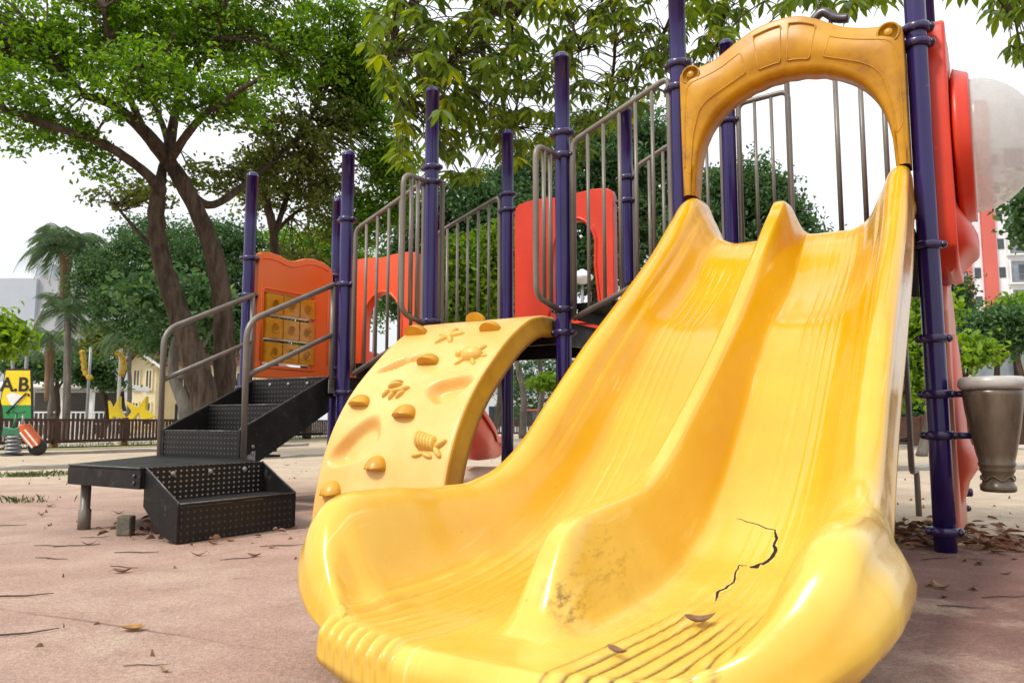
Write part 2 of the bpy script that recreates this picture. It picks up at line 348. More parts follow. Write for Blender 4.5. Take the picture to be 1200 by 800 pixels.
def build_slide():
    ys = list(np.linspace(.05,-.4,46))+list(np.linspace(-.42,-1.9,90))+list(np.linspace(-1.915,-2.5,52))+list(np.linspace(-2.505,-2.70,46))
    NA = 118; rows = []; dirt = []; fade = []
    for y in ys:
        W = half_w(y); r = rim_r(y); rz = rim_z(y); row = []
        aa = [W*(k/NA) for k in range(-NA, NA+1)]
        low = max(min(.20, rz-r-.068-.030*sstep((-2.40-y)/.2)), .012); B = .045*sstep((-1.62-y)/.6)*(1-.9*sstep((-2.48-y)/.2)); tuck = .05*sstep((-1.7-y)/.6)+.05*sstep((-2.5-y)/.18)
        skirt = []
        for q in (0,18,36,54,72,90): skirt.append((W+r*math.sin(R(q)), rz-r*(1-math.cos(R(q)))))
        e = W+r
        for dx, dz in ((.001,.12),(.002,.24),(.004,.36),(.006,.5),(.008,.62),(.010,.68),(.013,.74),(.013,.86),(.008,.95),(-.004,1.0)):
            skirt.append((e+dx*(1-B/.045)+B*math.sin(PI*min(1,dz*1.02))**.75-tuck*sstep((dz-.35)/.65), rz-r-dz*low))
        lb = .006*sstep((-1.7-y)/.5)*(1-.75*sstep((-2.55-y)/.13)); left = [(SC-w-lb*math.sin(PI*min(1,max(0,(rz-z)/(low+r)))), z) for w, z in reversed(skirt[1:])]; right = [(SC+w, z) for w, z in skirt[1:]]
        for x, z in left: row.append((x,y,z))
        for a in aa: row.append((SC+a, y, slide_z(SC+a, y)))
        for x, z in right: row.append((x,y,z))
        kf = sstep((-2.28-y)/.42)
        rows.append([(x, yy+.070*kf*sstep((abs(x-SC)-.15)/.30)**1.2, z) for x,yy,z in row])
    base = rows[-1]; n = len(base); nl = len(left)
    for t, dn in ((12,.0),(24,.0),(36,.0),(48,.0),(60,.0),(70,.0),(80,.0),(90,.0),(90,.02),(90,.045)):     # the lip rolls over and down
        row = []
        for j, (x,y,z) in enumerate(base):
            if nl <= j < n-nl:
                be = ribs(x, -2.70); z0 = z-be
                row.append((x, y-.045*math.sin(R(t))-be*math.sin(R(t))*1.25*(1-sstep((t-52)/38)), max(z0-.045*(1-math.cos(R(t)))-dn+be*math.cos(R(t)),.058+.022*(abs(x-SC)/.43)**3)))
            else:
                k = (nl-1-j if j < nl else j-(n-nl))/nl
                row.append((x+(SC-x)*.10*k*math.sin(R(t)), y-.045*math.sin(R(t))*(1-k)**1.5, max(min(z, .15-.04*(1-math.cos(R(t)))-dn*.9)-.001,.080)))
        rows.append(row)
    m = MB(); m.grid(rows)
    o = m.build('slide', SLIDE, PS)
    me = o.data
    co = np.zeros(len(me.vertices)*3); me.vertices.foreach_get('co', co); co = co.reshape(-1,3)
    d = np.zeros(len(co), np.float32)
    for i, (x,y,z) in enumerate(co):
        if y < -2.08:
            W = half_w(max(y,-2.70)); f = sstep((-max(y,-2.70)-1.9)/.7); a = x-SC; u = (abs(a)-.300+.028*f)/(.0285+.0070*f)
            if abs(u) < 3.75:
                g = max(0, -math.cos(2*PI*u))**5
                if abs(u) > 3.3: g *= .5
                d[i] = min(1,1.4*g)*sstep((-2.10-y)/.22)*(1.0 if a > 0 else .22)
    at_ = me.attributes.new('dirt', 'FLOAT', 'POINT'); at_.data.foreach_set('value', d)
    so = o.modifiers.new('wall', 'SOLIDIFY'); so.thickness = .007; so.offset = -1
    return o
def slide_material():
    m = bpy.data.materials.new('yellow_slide_plastic'); n, l, b = nodes(m)
    tc = n.new('ShaderNodeTexCoord'); ob = tc.outputs['Object']
    nz = n.new('ShaderNodeTexNoise'); nz.inputs['Scale'].default_value = 2.4; nz.inputs['Detail'].default_value = 6; nz.inputs['Roughness'].default_value = .6; l.new(ob, nz.inputs['Vector'])
    rp = n.new('ShaderNodeValToRGB'); rp.color_ramp.elements[0].color = (.60,.298,.0006,1); rp.color_ramp.elements[1].color = (.68,.368,.001,1)
    rp.color_ramp.elements[0].position = .3; rp.color_ramp.elements[1].position = .7
    l.new(nz.outputs['Fac'], rp.inputs['Fac'])
    # sun bleached, scuffed run-out of the lanes
    sx = n.new('ShaderNodeSeparateXYZ'); l.new(ob, sx.inputs[0])
    def mr(src, a, b_, c=0, d=1):
        q = n.new('ShaderNodeMapRange'); q.interpolation_type = 'SMOOTHSTEP'; q.inputs['From Min'].default_value = a; q.inputs['From Max'].default_value = b_
        q.inputs['To Min'].default_value = c; q.inputs['To Max'].default_value = d; l.new(src, q.inputs['Value']); return q.outputs['Result']
    def mul(a, b_, op='MULTIPLY'):
        q = n.new('ShaderNodeMath'); q.operation = op
        for i, s in enumerate((a, b_)):
            if isinstance(s, (int,float)): q.inputs[i].default_value = s
            else: l.new(s, q.inputs[i])
        return q.outputs[0]
    fy = mr(sx.outputs['Y'], -1.2, -2.3); fz = mr(nz.outputs['Fac'], .25, .7, .35, 1); fx = mr(sx.outputs['X'], -.95, -.35, .5, 1)
    n3 = n.new('ShaderNodeTexNoise'); n3.inputs['Scale'].default_value = 14; n3.inputs['Detail'].default_value = 8; n3.inputs['Roughness'].default_value = .75; l.new(ob, n3.inputs['Vector'])
    mxf = n.new('ShaderNodeMix'); mxf.data_type = 'RGBA'; l.new(mul(mul(mul(fy, fz), fx), .92), mxf.inputs['Factor'])
    l.new(rp.outputs['Color'], mxf.inputs[6]); mxf.inputs[7].default_value = (.74,.52,.11,1)
    # grime: in the grooves of the lip, smudges beside the ridge end, fine specks
    at_ = n.new('ShaderNodeAttribute'); at_.attribute_name = 'dirt'
    gr = mul(at_.outputs['Fac'], mr(n3.outputs['Fac'], .25, .5, .5, 1))
    def spot(x, y, z, r0, r1, sc=(1,1,1)):
        v = n.new('ShaderNodeVectorMath'); v.operation = 'SUBTRACT'; l.new(ob, v.inputs[0]); v.inputs[1].default_value = (x,y,z)
        w = n.new('ShaderNodeVectorMath'); w.operation = 'MULTIPLY'; l.new(v.outputs[0], w.inputs[0]); w.inputs[1].default_value = sc
        k = n.new('ShaderNodeVectorMath'); k.operation = 'LENGTH'; l.new(w.outputs[0], k.inputs[0]); return mr(k.outputs['Value'], r1, r0)
    n4 = n.new('ShaderNodeTexNoise'); n4.inputs['Scale'].default_value = 60; n4.inputs['Detail'].default_value = 5; n4.inputs['Roughness'].default_value = .7
    mp = n.new('ShaderNodeMapping'); mp.inputs['Rotation'].default_value = (0,0,.6); mp.inputs['Scale'].default_value = (1,.35,1); l.new(ob, mp.inputs['Vector']); l.new(mp.outputs['Vector'], n4.inputs['Vector'])
    sm = mul(spot(-.505,-2.45,.20,.01,.09), mr(n4.outputs['Fac'], .43, .68, 0, .85))
    sm2 = mul(spot(-.50,-2.28,.26,.02,.22,(2.0,1,1.8)), mr(n4.outputs['Fac'], .47, .72, 0, .5))
    big = mul(spot(-.36,-2.25,.14,.05,.34), mr(n3.outputs['Fac'], .44, .78, 0, .32))
    vo = n.new('ShaderNodeTexVoronoi'); vo.inputs['Scale'].default_value = 11; l.new(ob, vo.inputs['Vector'])
    sp = mr(vo.outputs['Distance'], .035, .015, 0, .55)
    g = mul(mul(mul(gr, sm, 'MAXIMUM'), mul(sm2, big, 'MAXIMUM'), 'MAXIMUM'), sp, 'MAXIMUM')
    sm_ = n.new('ShaderNodeMapping'); sm_.inputs['Scale'].default_value = (110,3.0,3.0); l.new(ob, sm_.inputs['Vector'])
    ns = n.new('ShaderNodeTexNoise'); ns.inputs['Scale'].default_value = 1; ns.inputs['Detail'].default_value = 4; l.new(sm_.outputs['Vector'], ns.inputs['Vector'])
    scr = mul(mr(ns.outputs['Fac'], .60, .70), mr(nz.outputs['Fac'], .42, .62, .1, 1))
    mxs = n.new('ShaderNodeMix'); mxs.data_type = 'RGBA'; l.new(mul(scr, .42), mxs.inputs['Factor']); l.new(mxf.outputs[2], mxs.inputs[6]); mxs.inputs[7].default_value = (.86,.66,.26,1); mxf = mxs
    mxd = n.new('ShaderNodeMix'); mxd.data_type = 'RGBA'; l.new(g, mxd.inputs['Factor']); l.new(mxf.outputs[2], mxd.inputs[6]); mxd.inputs[7].default_value = (.075,.036,.010,1)
    l.new(mxd.outputs[2], b.inputs['Base Color'])
    rr = mul(mul(fy, .08), mr(nz.outputs['Fac'], .3, .7, .14, .22), 'ADD')
    rr = mul(rr, mul(scr, .10), 'ADD'); rr = mul(rr, mul(mr(n3.outputs['Fac'], .45, .75), .12), 'ADD'); l.new(rr, b.inputs['Roughness']); b.inputs['Coat Weight'].default_value = .55; b.inputs['Coat Roughness'].default_value = .13
    b.inputs['Specular IOR Level'].default_value = .25
    bp = n.new('ShaderNodeBump'); bp.inputs['Strength'].default_value = .03; bp.inputs['Distance'].default_value = .02
    n5 = n.new('ShaderNodeTexNoise'); n5.inputs['Scale'].default_value = 7; n5.inputs['Detail'].default_value = 2; l.new(ob, n5.inputs['Vector'])
    l.new(n5.outputs['Fac'], bp.inputs['Height'])
    bp2 = n.new('ShaderNodeBump'); bp2.inputs['Strength'].default_value = .05; bp2.inputs['Distance'].default_value = .004
    l.new(n4.outputs['Fac'], bp2.inputs['Height']); l.new(bp.outputs['Normal'], bp2.inputs['Normal']); l.new(bp2.outputs['Normal'], b.inputs['Normal'])
    return m
SLIDE = slide_material()
slide = build_slide()
# the torn crack in the right lane: black surface strips painting the gap's shade, edged by stress-whitened ones
def strip(pts, widths, mat, name, parent, lift=.0016):
    m = MB(); P = []
    pts2 = []
    for i in range(len(pts)-1):
        for k in range(5): t = k/5; pts2.append((pts[i][0]*(1-t)+pts[i+1][0]*t+random.uniform(-1,1)*.0015, pts[i][1]*(1-t)+pts[i+1][1]*t+random.uniform(-1,1)*.0015, widths[i]*(1-t)+widths[i+1]*t))
    pts2.append((*pts[-1], widths[-1]))
    rows = []
    for i, (x,y,w) in enumerate(pts2):
        a = pts2[max(i-1,0)]; b = pts2[min(i+1,len(pts2)-1)]; t = Vector((b[0]-a[0], b[1]-a[1])).normalized(); nn = Vector((-t.y,t.x))
        row = []
        for s in (-1,-.3,.3,1):
            q = (x+nn.x*w*s, y+nn.y*w*s); row.append((q[0], q[1], slide_z(q[0],q[1],False)+lift+(.001 if abs(s)<.5 else 0)))
        rows.append(row)
    m.grid(rows); return m.build(name, mat, parent)
CR1 = [(-.408,-1.66),(-.354,-1.675),(-.296,-1.70),(-.285,-1.733),(-.283,-1.765),(-.273,-1.80),(-.28,-1.835),(-.306,-1.865),(-.322,-1.868)]
CR2 = [(-.325,-1.864),(-.346,-1.865),(-.342,-1.909),(-.332,-1.959),(-.339,-2.004),(-.35,-2.03),(-.332,-2.106)]
CRACKS = (CR1, CR2)
STRESS = M('stress_whitened_plastic', (.78,.55,.13), .5, .1, 40)
strip(CR1, [.002,.004,.005,.007,.007,.009,.010,.012,.003], STRESS, 'whitened_edge', slide, .0006); strip(CR2, [.002,.004,.005,.006,.008,.009,.003], STRESS, 'whitened_edge', slide, .0006)
strip(CR1, [.0005,.0018,.0022,.004,.0035,.0055,.006,.009,.001], DARKCRACK, 'crack', slide)
strip(CR2, [.001,.0018,.0022,.0025,.0035,.004,.0006], DARKCRACK, 'crack', slide)

# ------------------------------------------------------------------ arched hood over the slide
def hood():
    outer = [(-1.085,1.70),(-1.088,1.95),(-1.09,2.20),(-1.092,2.375),(-1.07,2.395),(-.99,2.395),(-.90,2.415),(-.80,2.475),(-.71,2.52),(-.62,2.538),(-.545,2.54),(-.47,2.525),(-.39,2.48),(-.30,2.42),(-.20,2.385),(-.12,2.372),(-.07,2.368),(-.047,2.35),(-.046,2.20),(-.047,1.95),(-.047,1.685)]
    inner = [(-1.03,1.70),(-1.022,1.82),(-1.0,1.93),(-.955,2.02),(-.91,2.075),(-.86,2.12),(-.80,2.155),(-.74,2.18),(-.68,2.196),(-.62,2.205),(-.565,2.208),(-.51,2.205),(-.45,2.196),(-.39,2.18),(-.33,2.152),(-.27,2.115),(-.22,2.07),(-.175,2.01),(-.135,1.92),(-.112,1.82),(-.105,1.685)]
    rows = []; N = 6; on = []; im = []
    for seg in range(len(outer)-1):
        for k in range(N):
            t = k/N; on.append(Vector(outer[seg]).lerp(Vector(outer[seg+1]), t)); im.append(Vector(inner[seg]).lerp(Vector(inner[seg+1]), t))
    on.append(Vector(outer[-1])); im.append(Vector(inner[-1]))
    for _ in range(3):
        im = [im[0]]+[(im[i-1]+im[i]*2+im[i+1])/4 for i in range(1,len(im)-1)]+[im[-1]]
        on = [on[0]]+[(on[i-1]+on[i]*2+on[i+1])/4 for i in range(1,len(on)-1)]+[on[-1]]
    on = [Vector((p.x, p.y-.026*sstep((p.y-1.75)/.4))) for p in on]; im = [Vector((p.x, p.y+.022*sstep((p.y-1.75)/.3))) for p in im]
    yf, yb = -.10, .035
    for i, (o, q) in enumerate(zip(on, im)):
        d = (q-o); L = d.length; d = d/L; row = []; t = i/(len(on)-1)
        sc = .004*math.sin(t*PI*14)**2 if .33 < t < .67 else 0     # scallops under the crown of the arch
        q = q+d*sc; b = .014
        sect = [(0,yb-b),(0,yf+b),(b*.3,yf+b*.3),(b,yf)]+[(L*f, yf+ (-.006 if .2<f<.75 else 0)) for f in (.2,.24,.5,.72,.76)]+[(L-b*2.2,yf),(L-b*.8,yf+b*.6),(L,yf+b*2.2),(L,yb-b),(L-b,yb),(b,yb)]
        for w, y in sect:
            p = o+d*w if w < L*.9 else q-d*(L-w); row.append((p.x, y, p.y))
        row.append(row[0]); rows.append(row)
    m = MB(); m.grid(rows); ob = m.build('slide_hood', ARCHM, PS)
    mid = lambda f, f2: [on[i].lerp(im[i], f2) for i in range(int(f[0]*len(on)), int(f[1]*len(on)))]
    tr = MB()
    def bead(lp, r=.0035): tr.tube([(p.x, yf-.003, p.y) for p in lp], r, 6, True)
    def loop(a, b, lo, hi):
        A = mid((a,b), lo); B = mid((a,b), hi); lp = A+list(reversed(B))
        tr.tube([(p.x, yf-.005, p.y) for p in rounded(lp+[lp[0]], .02, 2)], .0035, 6, True)
    loop(.04,.37,.28,.72); loop(.63,.96,.28,.72); loop(.40,.49,.14,.80); loop(.51,.60,.14,.80)
    tr.build('relief_trim', ARCHM, ob)
    for cx, cz in ((-.105,2.305),(-1.03,2.335)):
        e = MB()
        e.lathe([(.042,0),(.046,.004),(.050,0)], 24, (cx,yf-.003,cz), (0,-1,0)); e.lathe([(0,.005),(.016,.005),(.021,0)], 16, (cx,yf-.003,cz), (0,-1,0))
        e.build('round_emblem', ARCHM, ob)
hood()

# ------------------------------------------------------------------ arched climber
cprof = [(.03,1.15),(-.10,1.145),(-.2,1.125),(-.3,1.085),(-.45,.995),(-.6,.875),(-.75,.735),(-.87,.58),(-.96,.405),(-1.02,.2),(-1.05,.0)]
cz = interp(cprof); CX0, CX1 = -2.735, -1.90
def cpath(n=60):
    P = smooth_path([(0,y,z) for y,z in cprof], 8); return P
CP = cpath(); clen = [0]
for i in range(1,len(CP)): clen.append(clen[-1]+(CP[i]-CP[i-1]).length)
def c_at(s):
    s = min(max(s,0),clen[-1]-1e-6); i = int(np.searchsorted(clen, s, side='right'))-1; i = min(i,len(CP)-2); t = (s-clen[i])/(clen[i+1]-clen[i])
    p = CP[i].lerp(CP[i+1], t); tg = (CP[min(i+2,len(CP)-1)]-CP[max(i-1,0)]).normalized()
    return p, tg, Vector((0, tg.z, -tg.y)) * (1 if -tg.y > 0 else -1)
def c_s(y, z):
    return min(((p.y-y)**2+(p.z-z)**2, clen[i]) for i, p in enumerate(CP))[1]
def nrm(tg):                                                    # outward normal of the climbing face
    n = Vector((0, tg.z, -tg.y)); return n if n.z >= 0 or n.y < 0 else -n
def climber():
    cav = [(-2.08,-.775,.715,.125,.088,.42),(-2.515,-.945,.44,.145,.118,.9),(-2.555,-.62,.86,.085,.046,1.0),(-2.45,-.585,.885,.05,.03,.6),(-2.36,-.15,1.135,.16,.035,0)]
    cs = [(x, c_s(y,z), rx, rs, k) for x,y,z,rx,rs,k in cav]
    NS, NX = 150, 100; rows = []
    for i in range(NS+1):
        s = clen[-1]*i/NS; p, tg, _ = c_at(s); n = nrm(tg); row = []
        def pt(x, off, q=0): v = p+n*off; return (x, v.y, v.z)
        row += [pt(CX0+.055,-.10), pt(CX0+.05,-.12), pt(CX0,-.12), pt(CX0,-.085), pt(CX0+.012,-.075), pt(CX0+.012,-.02), pt(CX0+.018,-.006)]
        for k in range(NX+1):
            x = CX0+.028+(CX1-CX0-.056)*k/NX; d = 0
            for cx, c0, rx, rs, kk in cs:
                u = (x-cx)/rx; w = (s-c0+kk*(x-cx)*.5)/rs; q = math.sqrt(u*u+w*w)*(1+.12*math.sin(3*math.atan2(w,u)+cx*9))
                d = max(d, sstep((1.05-q)/.48))
            row.append(pt(x, -.062*d))
        row += [pt(CX1-.018,-.006), pt(CX1-.012,-.02), pt(CX1-.012,-.075), pt(CX1,-.085), pt(CX1,-.12), pt(CX1-.05,-.12), pt(CX1-.055,-.10)]
        row.append(row[0])
        rows.append(row)
    m = MB(); m.grid(rows)
    nc = len(rows[0])
    for i in range(len(m.f)):
        c = i % (nc-1); m.mi[i] = 1 if (c < 6 or c >= 6+NX+2) else 0
    ob = m.build('climber', [CLIMB, CLIMB2], PS)
    def frame(x, y, z):
        p, tg, _ = c_at(c_s(y,z)); n = nrm(tg); return Vector((x,p.y,p.z)), Vector((1,0,0)), tg, n
    for x,y,z,w in [(a_,b_,c_,w_*1.16) for a_,b_,c_,w_ in ((-2.621,-.343,1.05,.056),(-2.331,-.16,1.13,.05),(-2.089,-.37,1.04,.05),(-2.318,-.626,.855,.052),(-2.602,-.829,.64,.05),(-2.264,-.872,.58,.053),(-2.341,-.987,.318,.05),(-2.599,-1.019,.21,.05))]:
        p, ax, tg, n = frame(x,y,z); h = MB(); up = -tg
        # a half dome with a flat grip on its lower side
        rws = []
        for i in range(9):
            b = i/8*PI/2; rw = []
            for k in range(13):
                a = k/12*PI; rr = w*math.cos(b); q = p+ax*rr*1.08*math.cos(a)+up*(rr*1.25*math.sin(a)-.012-.010*math.sin(b))+n*(w*.95*math.sin(b)); rw.append(q)
            rws.append(rw)
        h.grid(rws)
        rw0 = [r[0] for r in rws]+[r[-1] for r in reversed(rws)]
        h.add(rw0, [tuple(range(len(rw0)))])
        h.build('hand_hold', CLIMB2, ob)
    def blob(mb, p, ax, up, n, cx, cy, rx, ry, rz, ang=0):
        ca, sa = math.cos(ang), math.sin(ang); rws = []
        for i in range(6):
            b = i/5*PI/2; rw = []
            for k in range(17):
                a = 2*PI*k/16; u = rx*math.cos(b)*math.cos(a); v = ry*math.cos(b)*math.sin(a)
                rw.append(p+ax*(cx+u*ca-v*sa)+up*(cy+u*sa+v*ca)+n*(rz*1.6*math.sin(b)-.002))
            rws.append(rw)
        mb.grid(rws)
    def relief(name, x, y, z, parts):
        p, ax, tg, n = frame(x,y,z); mb = MB()
        for q in parts: blob(mb, p, ax, -tg, n, *q)
        mb.build(name, CLIMB3, ob)
    star = [(0,0,.028,.028,.018)]+[(.046*math.cos(w),.046*math.sin(w),.048,.017,.016,w) for w in [PI*.1+k*2*PI/5 for k in range(5)]]
    relief('starfish_relief', -2.336,-.409,1.01, star)
    relief('turtle_relief', -2.063,-.575,.895, [(0,0,.066,.048,.032),(-.085,.012,.026,.02,.02),(.03,.055,.035,.014,.012,.9),(.035,-.055,.035,.014,.012,-.9),(-.05,.05,.035,.014,.012,2.2),(-.05,-.05,.035,.014,.012,-2.2),(.08,-.01,.02,.01,.01)])
    relief('crab_relief', -2.411,-.768,.72, [(-.02,.025,.045,.014,.02,.3),(-.02,.045,.04,.012,.018,.3),(.02,-.02,.05,.015,.02,.2),(-.05,-.03,.03,.012,.016,1.2),(0,-.045,.03,.012,.016,1.3),(.05,-.04,.03,.012,.016,1.0),(.06,.0,.03,.014,.016,.5)])
    relief('shell_relief', -2.076,-.943,.44, [(-.035+.017*k,.012-.003*k,.015,.05-.002*k,.034-.002*k,.15) for k in range(6)]+[(.09,-.005,.04,.018,.016,.6),(.085,-.045,.04,.016,.014,-.8),(-.03,-.06,.035,.014,.012,.2),(.03,-.062,.035,.014,.012,-.3)])
CLIMB3 = M('relief_yellow_plastic', (.76,.46,.09), .4, .1, 5)
climber()

# ------------------------------------------------------------------ black steps, transfer platform and handrails
def stairs():
    xl, xr = -4.40, -3.65
    root = MB(); poly = [(-.755,.265),(-.755,.50),(-.715,.52),(-.028,.862),(-.028,.62),(-.69,.262)]
    st = None
    m = MB(); m.prism([poly], lambda u,v,d: (d,u,v), xr-.008, xr+.012)
    st = m.build('stair', BLACK, PS, .003)
    m = MB(); m.prism([poly], lambda u,v,d: (d,u,v), xl-.012, xl+.008); m.build('stringer', BLACK, st, .003)
    for (y0, y1, z0, z1) in ((-.75,-.42,.335,.495),(-.42,-.06,.47,.662),(-.06,0,.64,.855)):
        m = MB(); m.box(xl+.010, xr-.010, y0, y0+.012, z0, z1); m.build('riser', PERF_XZ, st)
        m = MB(); m.box(xl+.010, xr-.010, y0+.014, y1-.002, z0-.006, z0+.008); m.build('tread', PERF_XY, st)
    for k in range(3): m = MB(); m.lathe([(.013,0),(.013,.006),(.007,.011),(0,.012)], 12, (xl+.2+.19*k, -.06, .815), (0,-1,0)); m.build('bolt', BOLT_L, st)
    for z in (.40,.36): m = MB(); m.lathe([(.013,0),(.012,.008),(0,.01)], 10, (xr+.012, -.66, z), (1,0,0)); m.build('bolt', BOLT_L, st)
    # a plate welded over the outer stringer
    m = MB(); m.prism([[(-.70,.345),(-.64,.375),(-.64,.30),(-.70,.27)]], lambda u,v,d: (d,u,v), xr+.012, xr+.016); m.build('bracket_plate', STEEL, st)
    def worn(parent, pts, r=.0035): w_ = MB(); w_.tube(pts, r, 6); w_.build('worn_highlight_edge', WORN, parent)  # pale strips for worn edges and the highlight lines painted along them
    for x in (xr+.002, xl-.002): worn(st, [(x,-.757,.500),(x,-.715,.523),(x,-.028,.865)])
    for y, z in ((-.751,.495),(-.421,.662),(-.061,.855)): worn(st, [(xl+.012,y,z),(xr-.012,y,z)])
    pf = MB(); P = [(-3.2,-1.66),(-3.2,-.955),(-3.60,-.765),(-4.42,-.765),(-4.42,-.80),(-3.82,-1.66)]
    pf.prism([P], lambda u,v,d: (u,v,d), .322, .335)
    E_ = [(-3.82,-1.66),(-3.2,-1.66)]
    pf.box(-3.82,-3.2,-1.66,-1.645,.235,.3215); pf.box(-3.215,-3.2,-1.644,-.955,.235,.3215)
    dv = Vector((-.60,.86,0)).normalized(); pf.obox((-4.12,-1.23,.278), dv, Vector((dv.y,-dv.x,0)), Vector((0,0,1)), .515,.008,.043)
    pt = pf.build('transfer_platform', BLACK, PS, .004)
    for x, y in ((-3.80,-1.575),(-4.3,-.86),(-3.5,-.86)):
        m = MB(); m.lathe([(.028,0),(.031,.0),(.031,.10),(.0245,.105),(.0245,.32)], 18, (x,y,0)); m.build('leg', TAUPE, pt)
    # lower step, entered from the right
    m = MB(); sp = [(-3.2,.337),(-2.935,.182),(-2.935,.004),(-3.05,.03),(-3.2,.155)]
    m.prism([sp], lambda u,v,d: (u,d,v), -1.638, -1.626); ls = m.build('lower_step', BLACK, pt, .002)
    m = MB(); m.prism([sp], lambda u,v,d: (u,d,v), -.956, -.944); m.build('stringer', BLACK, ls, .002)
    m = MB(); m.box(-3.197,-3.187,-1.624,-.958,.17,.335); m.build('riser', PERF_YZ, ls)
    m = MB(); m.box(-3.185,-2.937,-1.624,-.958,.166,.178); m.build('tread', PERF_XY, ls)
    m = MB(); m.box(-2.947,-2.936,-1.624,-.958,.004,.164); m.build('kick_plate', PERF_YZD, ls)
    for y in (-1.632,-.95): worn(ls, [(-3.2,y,.338),(-2.935,y,.183)])
    worn(ls, [(-2.934,-1.63,.180),(-2.934,-.952,.180)]); worn(pt, [(-3.82,-1.661,.334),(-3.2,-1.661,.334)])
    for y in (-1.50,-1.29,-1.08): m = MB(); m.lathe([(.014,0),(.014,.006),(.008,.012),(0,.013)], 12, (-3.186,y,.30), (1,0,0)); m.build('bolt', BOLT_L, ls)
    for z in (.295,.262): m = MB(); m.lathe([(.011,0),(.010,.004),(0,.006)], 10, (-3.245,-1.6615,z), (0,-1,0)); m.build('bolt', CLAMP, pt)
    for x in (-3.615,-4.445):
        m = MB(); m.tube(rounded([(x,-.742,.29),(x,-.752,1.155),(x,-.035,1.492)], .11, 8), .0185, 14)
        hr = m.build('handrail', TAUPE, PS)
        m = MB(); m.tube([(x,-.745,.825),(x,-.045,1.142)], .0165, 12); m.build('mid_rail', TAUPE, hr)
        m = MB(); m.tube([(x,-.042,.79),(x,-.042,1.487)], .0165, 12); m.obox((x+.004,-.042,.79), Vector((1,0,0)), Vector((0,1,0)), Vector((0,0,1)), .005,.024,.045)
        m.build('end_upright', TAUPE, hr)
WORN = M('worn_highlight_steel', (.17,.165,.16), .32, .3, 30, col2=(.05,.05,.05), metal=.3)
BOLT_L = M('bright_bolt', (.34,.32,.30), .4, .2, 40, metal=.3)
stairs()

# ------------------------------------------------------------------ guard rails with bars, hand loops
def guard(x0, x1, zt0, zt1, zb0, zb1, y, nb, r=.0165, rb=.0105, off=0):
    g = None
    m = MB(); top = lambda x: zt0+(zt1-zt0)*(x-x0)/(x1-x0); bot = lambda x: zb0+(zb1-zb0)*(x-x0)/(x1-x0)
    m.tube(rounded([(x0,y,bot(x0)+.0),(x0,y,zt0),(x1,y,zt1),(x1,y,zb1),(x0,y,zb0)], .05, 5), r, 12)
    m.tube([(x0,y,zb0-.005),(x0,y,zb0+.1)], r, 12)
    g = m.build('guard_rail', TAUPE, PS)
    for k in range(nb):
        x = x0+(x1-x0)*(k+1)/(nb+1); m = MB(); m.tube([(x,y,bot(x)),(x,y,top(x))], rb, 10); m.build('bar', TAUPE, g)
    return g
guard(XE+.085, XD-.06, 1.865, 2.105, .87, 1.14, 0, 5)
guard(XE+.085, XD-.07, 2.035, 2.24, .90, 1.18, DY, 5)
guard(XC+.065, XB-.055, 2.155, 2.40, 1.13, 1.37, 0, 5)
guard(XC+.065, XB-.045, 2.265, 2.53, 1.16, 1.40, DY, 5)
guard(XB+.065, -.762, 2.553, 2.567, 1.50, 1.50, DY, 2)
def tall_guard():
    m = MB(); m.tube(rounded([(-.765,DY,1.5),(-.765,DY,2.70),(-.07,DY,2.70),(-.07,DY,1.5),(-.765,DY,1.5)], .05, 5), .0165, 12)
    g = m.build('guard_rail', TAUPE, PS)
    for x in (-.49,-.355,-.235): m = MB(); m.tube([(x,DY,1.5),(x,DY,2.70)], .0145, 10); m.build('bar', TAUPE, g)
tall_guard()
def hand_loop(x, sy, zb, zt, ext):
    m = MB(); m.tube(rounded([(x,sy*.05,zb-.025),(x,sy*ext,zb+.02),(x,sy*ext,zt-.005),(x,sy*.05,zt+.005)], .075, 6), .0165, 12)
    g = m.build('hand_loop', TAUPE, PS)
    for f in (.38,.66):
        y = sy*(.05+(ext-.05)*f); m = MB(); m.tube([(x,y,zb-.0),(x,y,zt)], .0125, 10); m.build('bar', TAUPE, g)
hand_loop(XC, -1, 1.20, 2.062, .308); hand_loop(XD, -1, 1.185, 2.078, .28)
m = MB(); m.tube(rounded([(XD,.05,2.12),(XD,.115,2.11),(XD,.115,1.17),(XD,.05,1.16)], .05, 5), .0165, 12); m.build('hand_loop', TAUPE, PS)
m = MB(); m.tube(rounded([(XC,.05,2.10),(XC,.135,2.09),(XC,.135,1.17),(XC,.05,1.16)], .05, 5), .0165, 12); m.build('hand_loop', TAUPE, PS)
m = MB(); m.tube(rounded([(-.205,1.05,1.38),(-.205,1.05,.27),(-.205,1.35,.27),(-.205,1.35,0)], .07, 6), .0165, 12); m.tube(rounded([(-.60,1.05,1.38),(-.60,1.05,.27),(-.60,1.35,.27),(-.60,1.35,0)], .07, 6), .0165, 12)
for z in (.45,.72,.99,1.24): m.tube([(-.205,1.05,z),(-.60,1.05,z)], .0145, 10)
m.build('rear_ladder', TAUPE, PS)
# finial rod above the hood
m = MB(); m.tube(smooth_path([(-.60,DY,2.97),(-.54,DY,3.01),(-.47,DY,2.95),(-.40,DY,2.93)],4), .028, 10); m.tube([(-.50,DY,2.70),(-.50,DY,2.98)], .012, 8); m.tube([(-.56,DY,2.99),(-.57,DY,3.15)], .005, 6)
m.build('top_fitting', BOLT, PS)

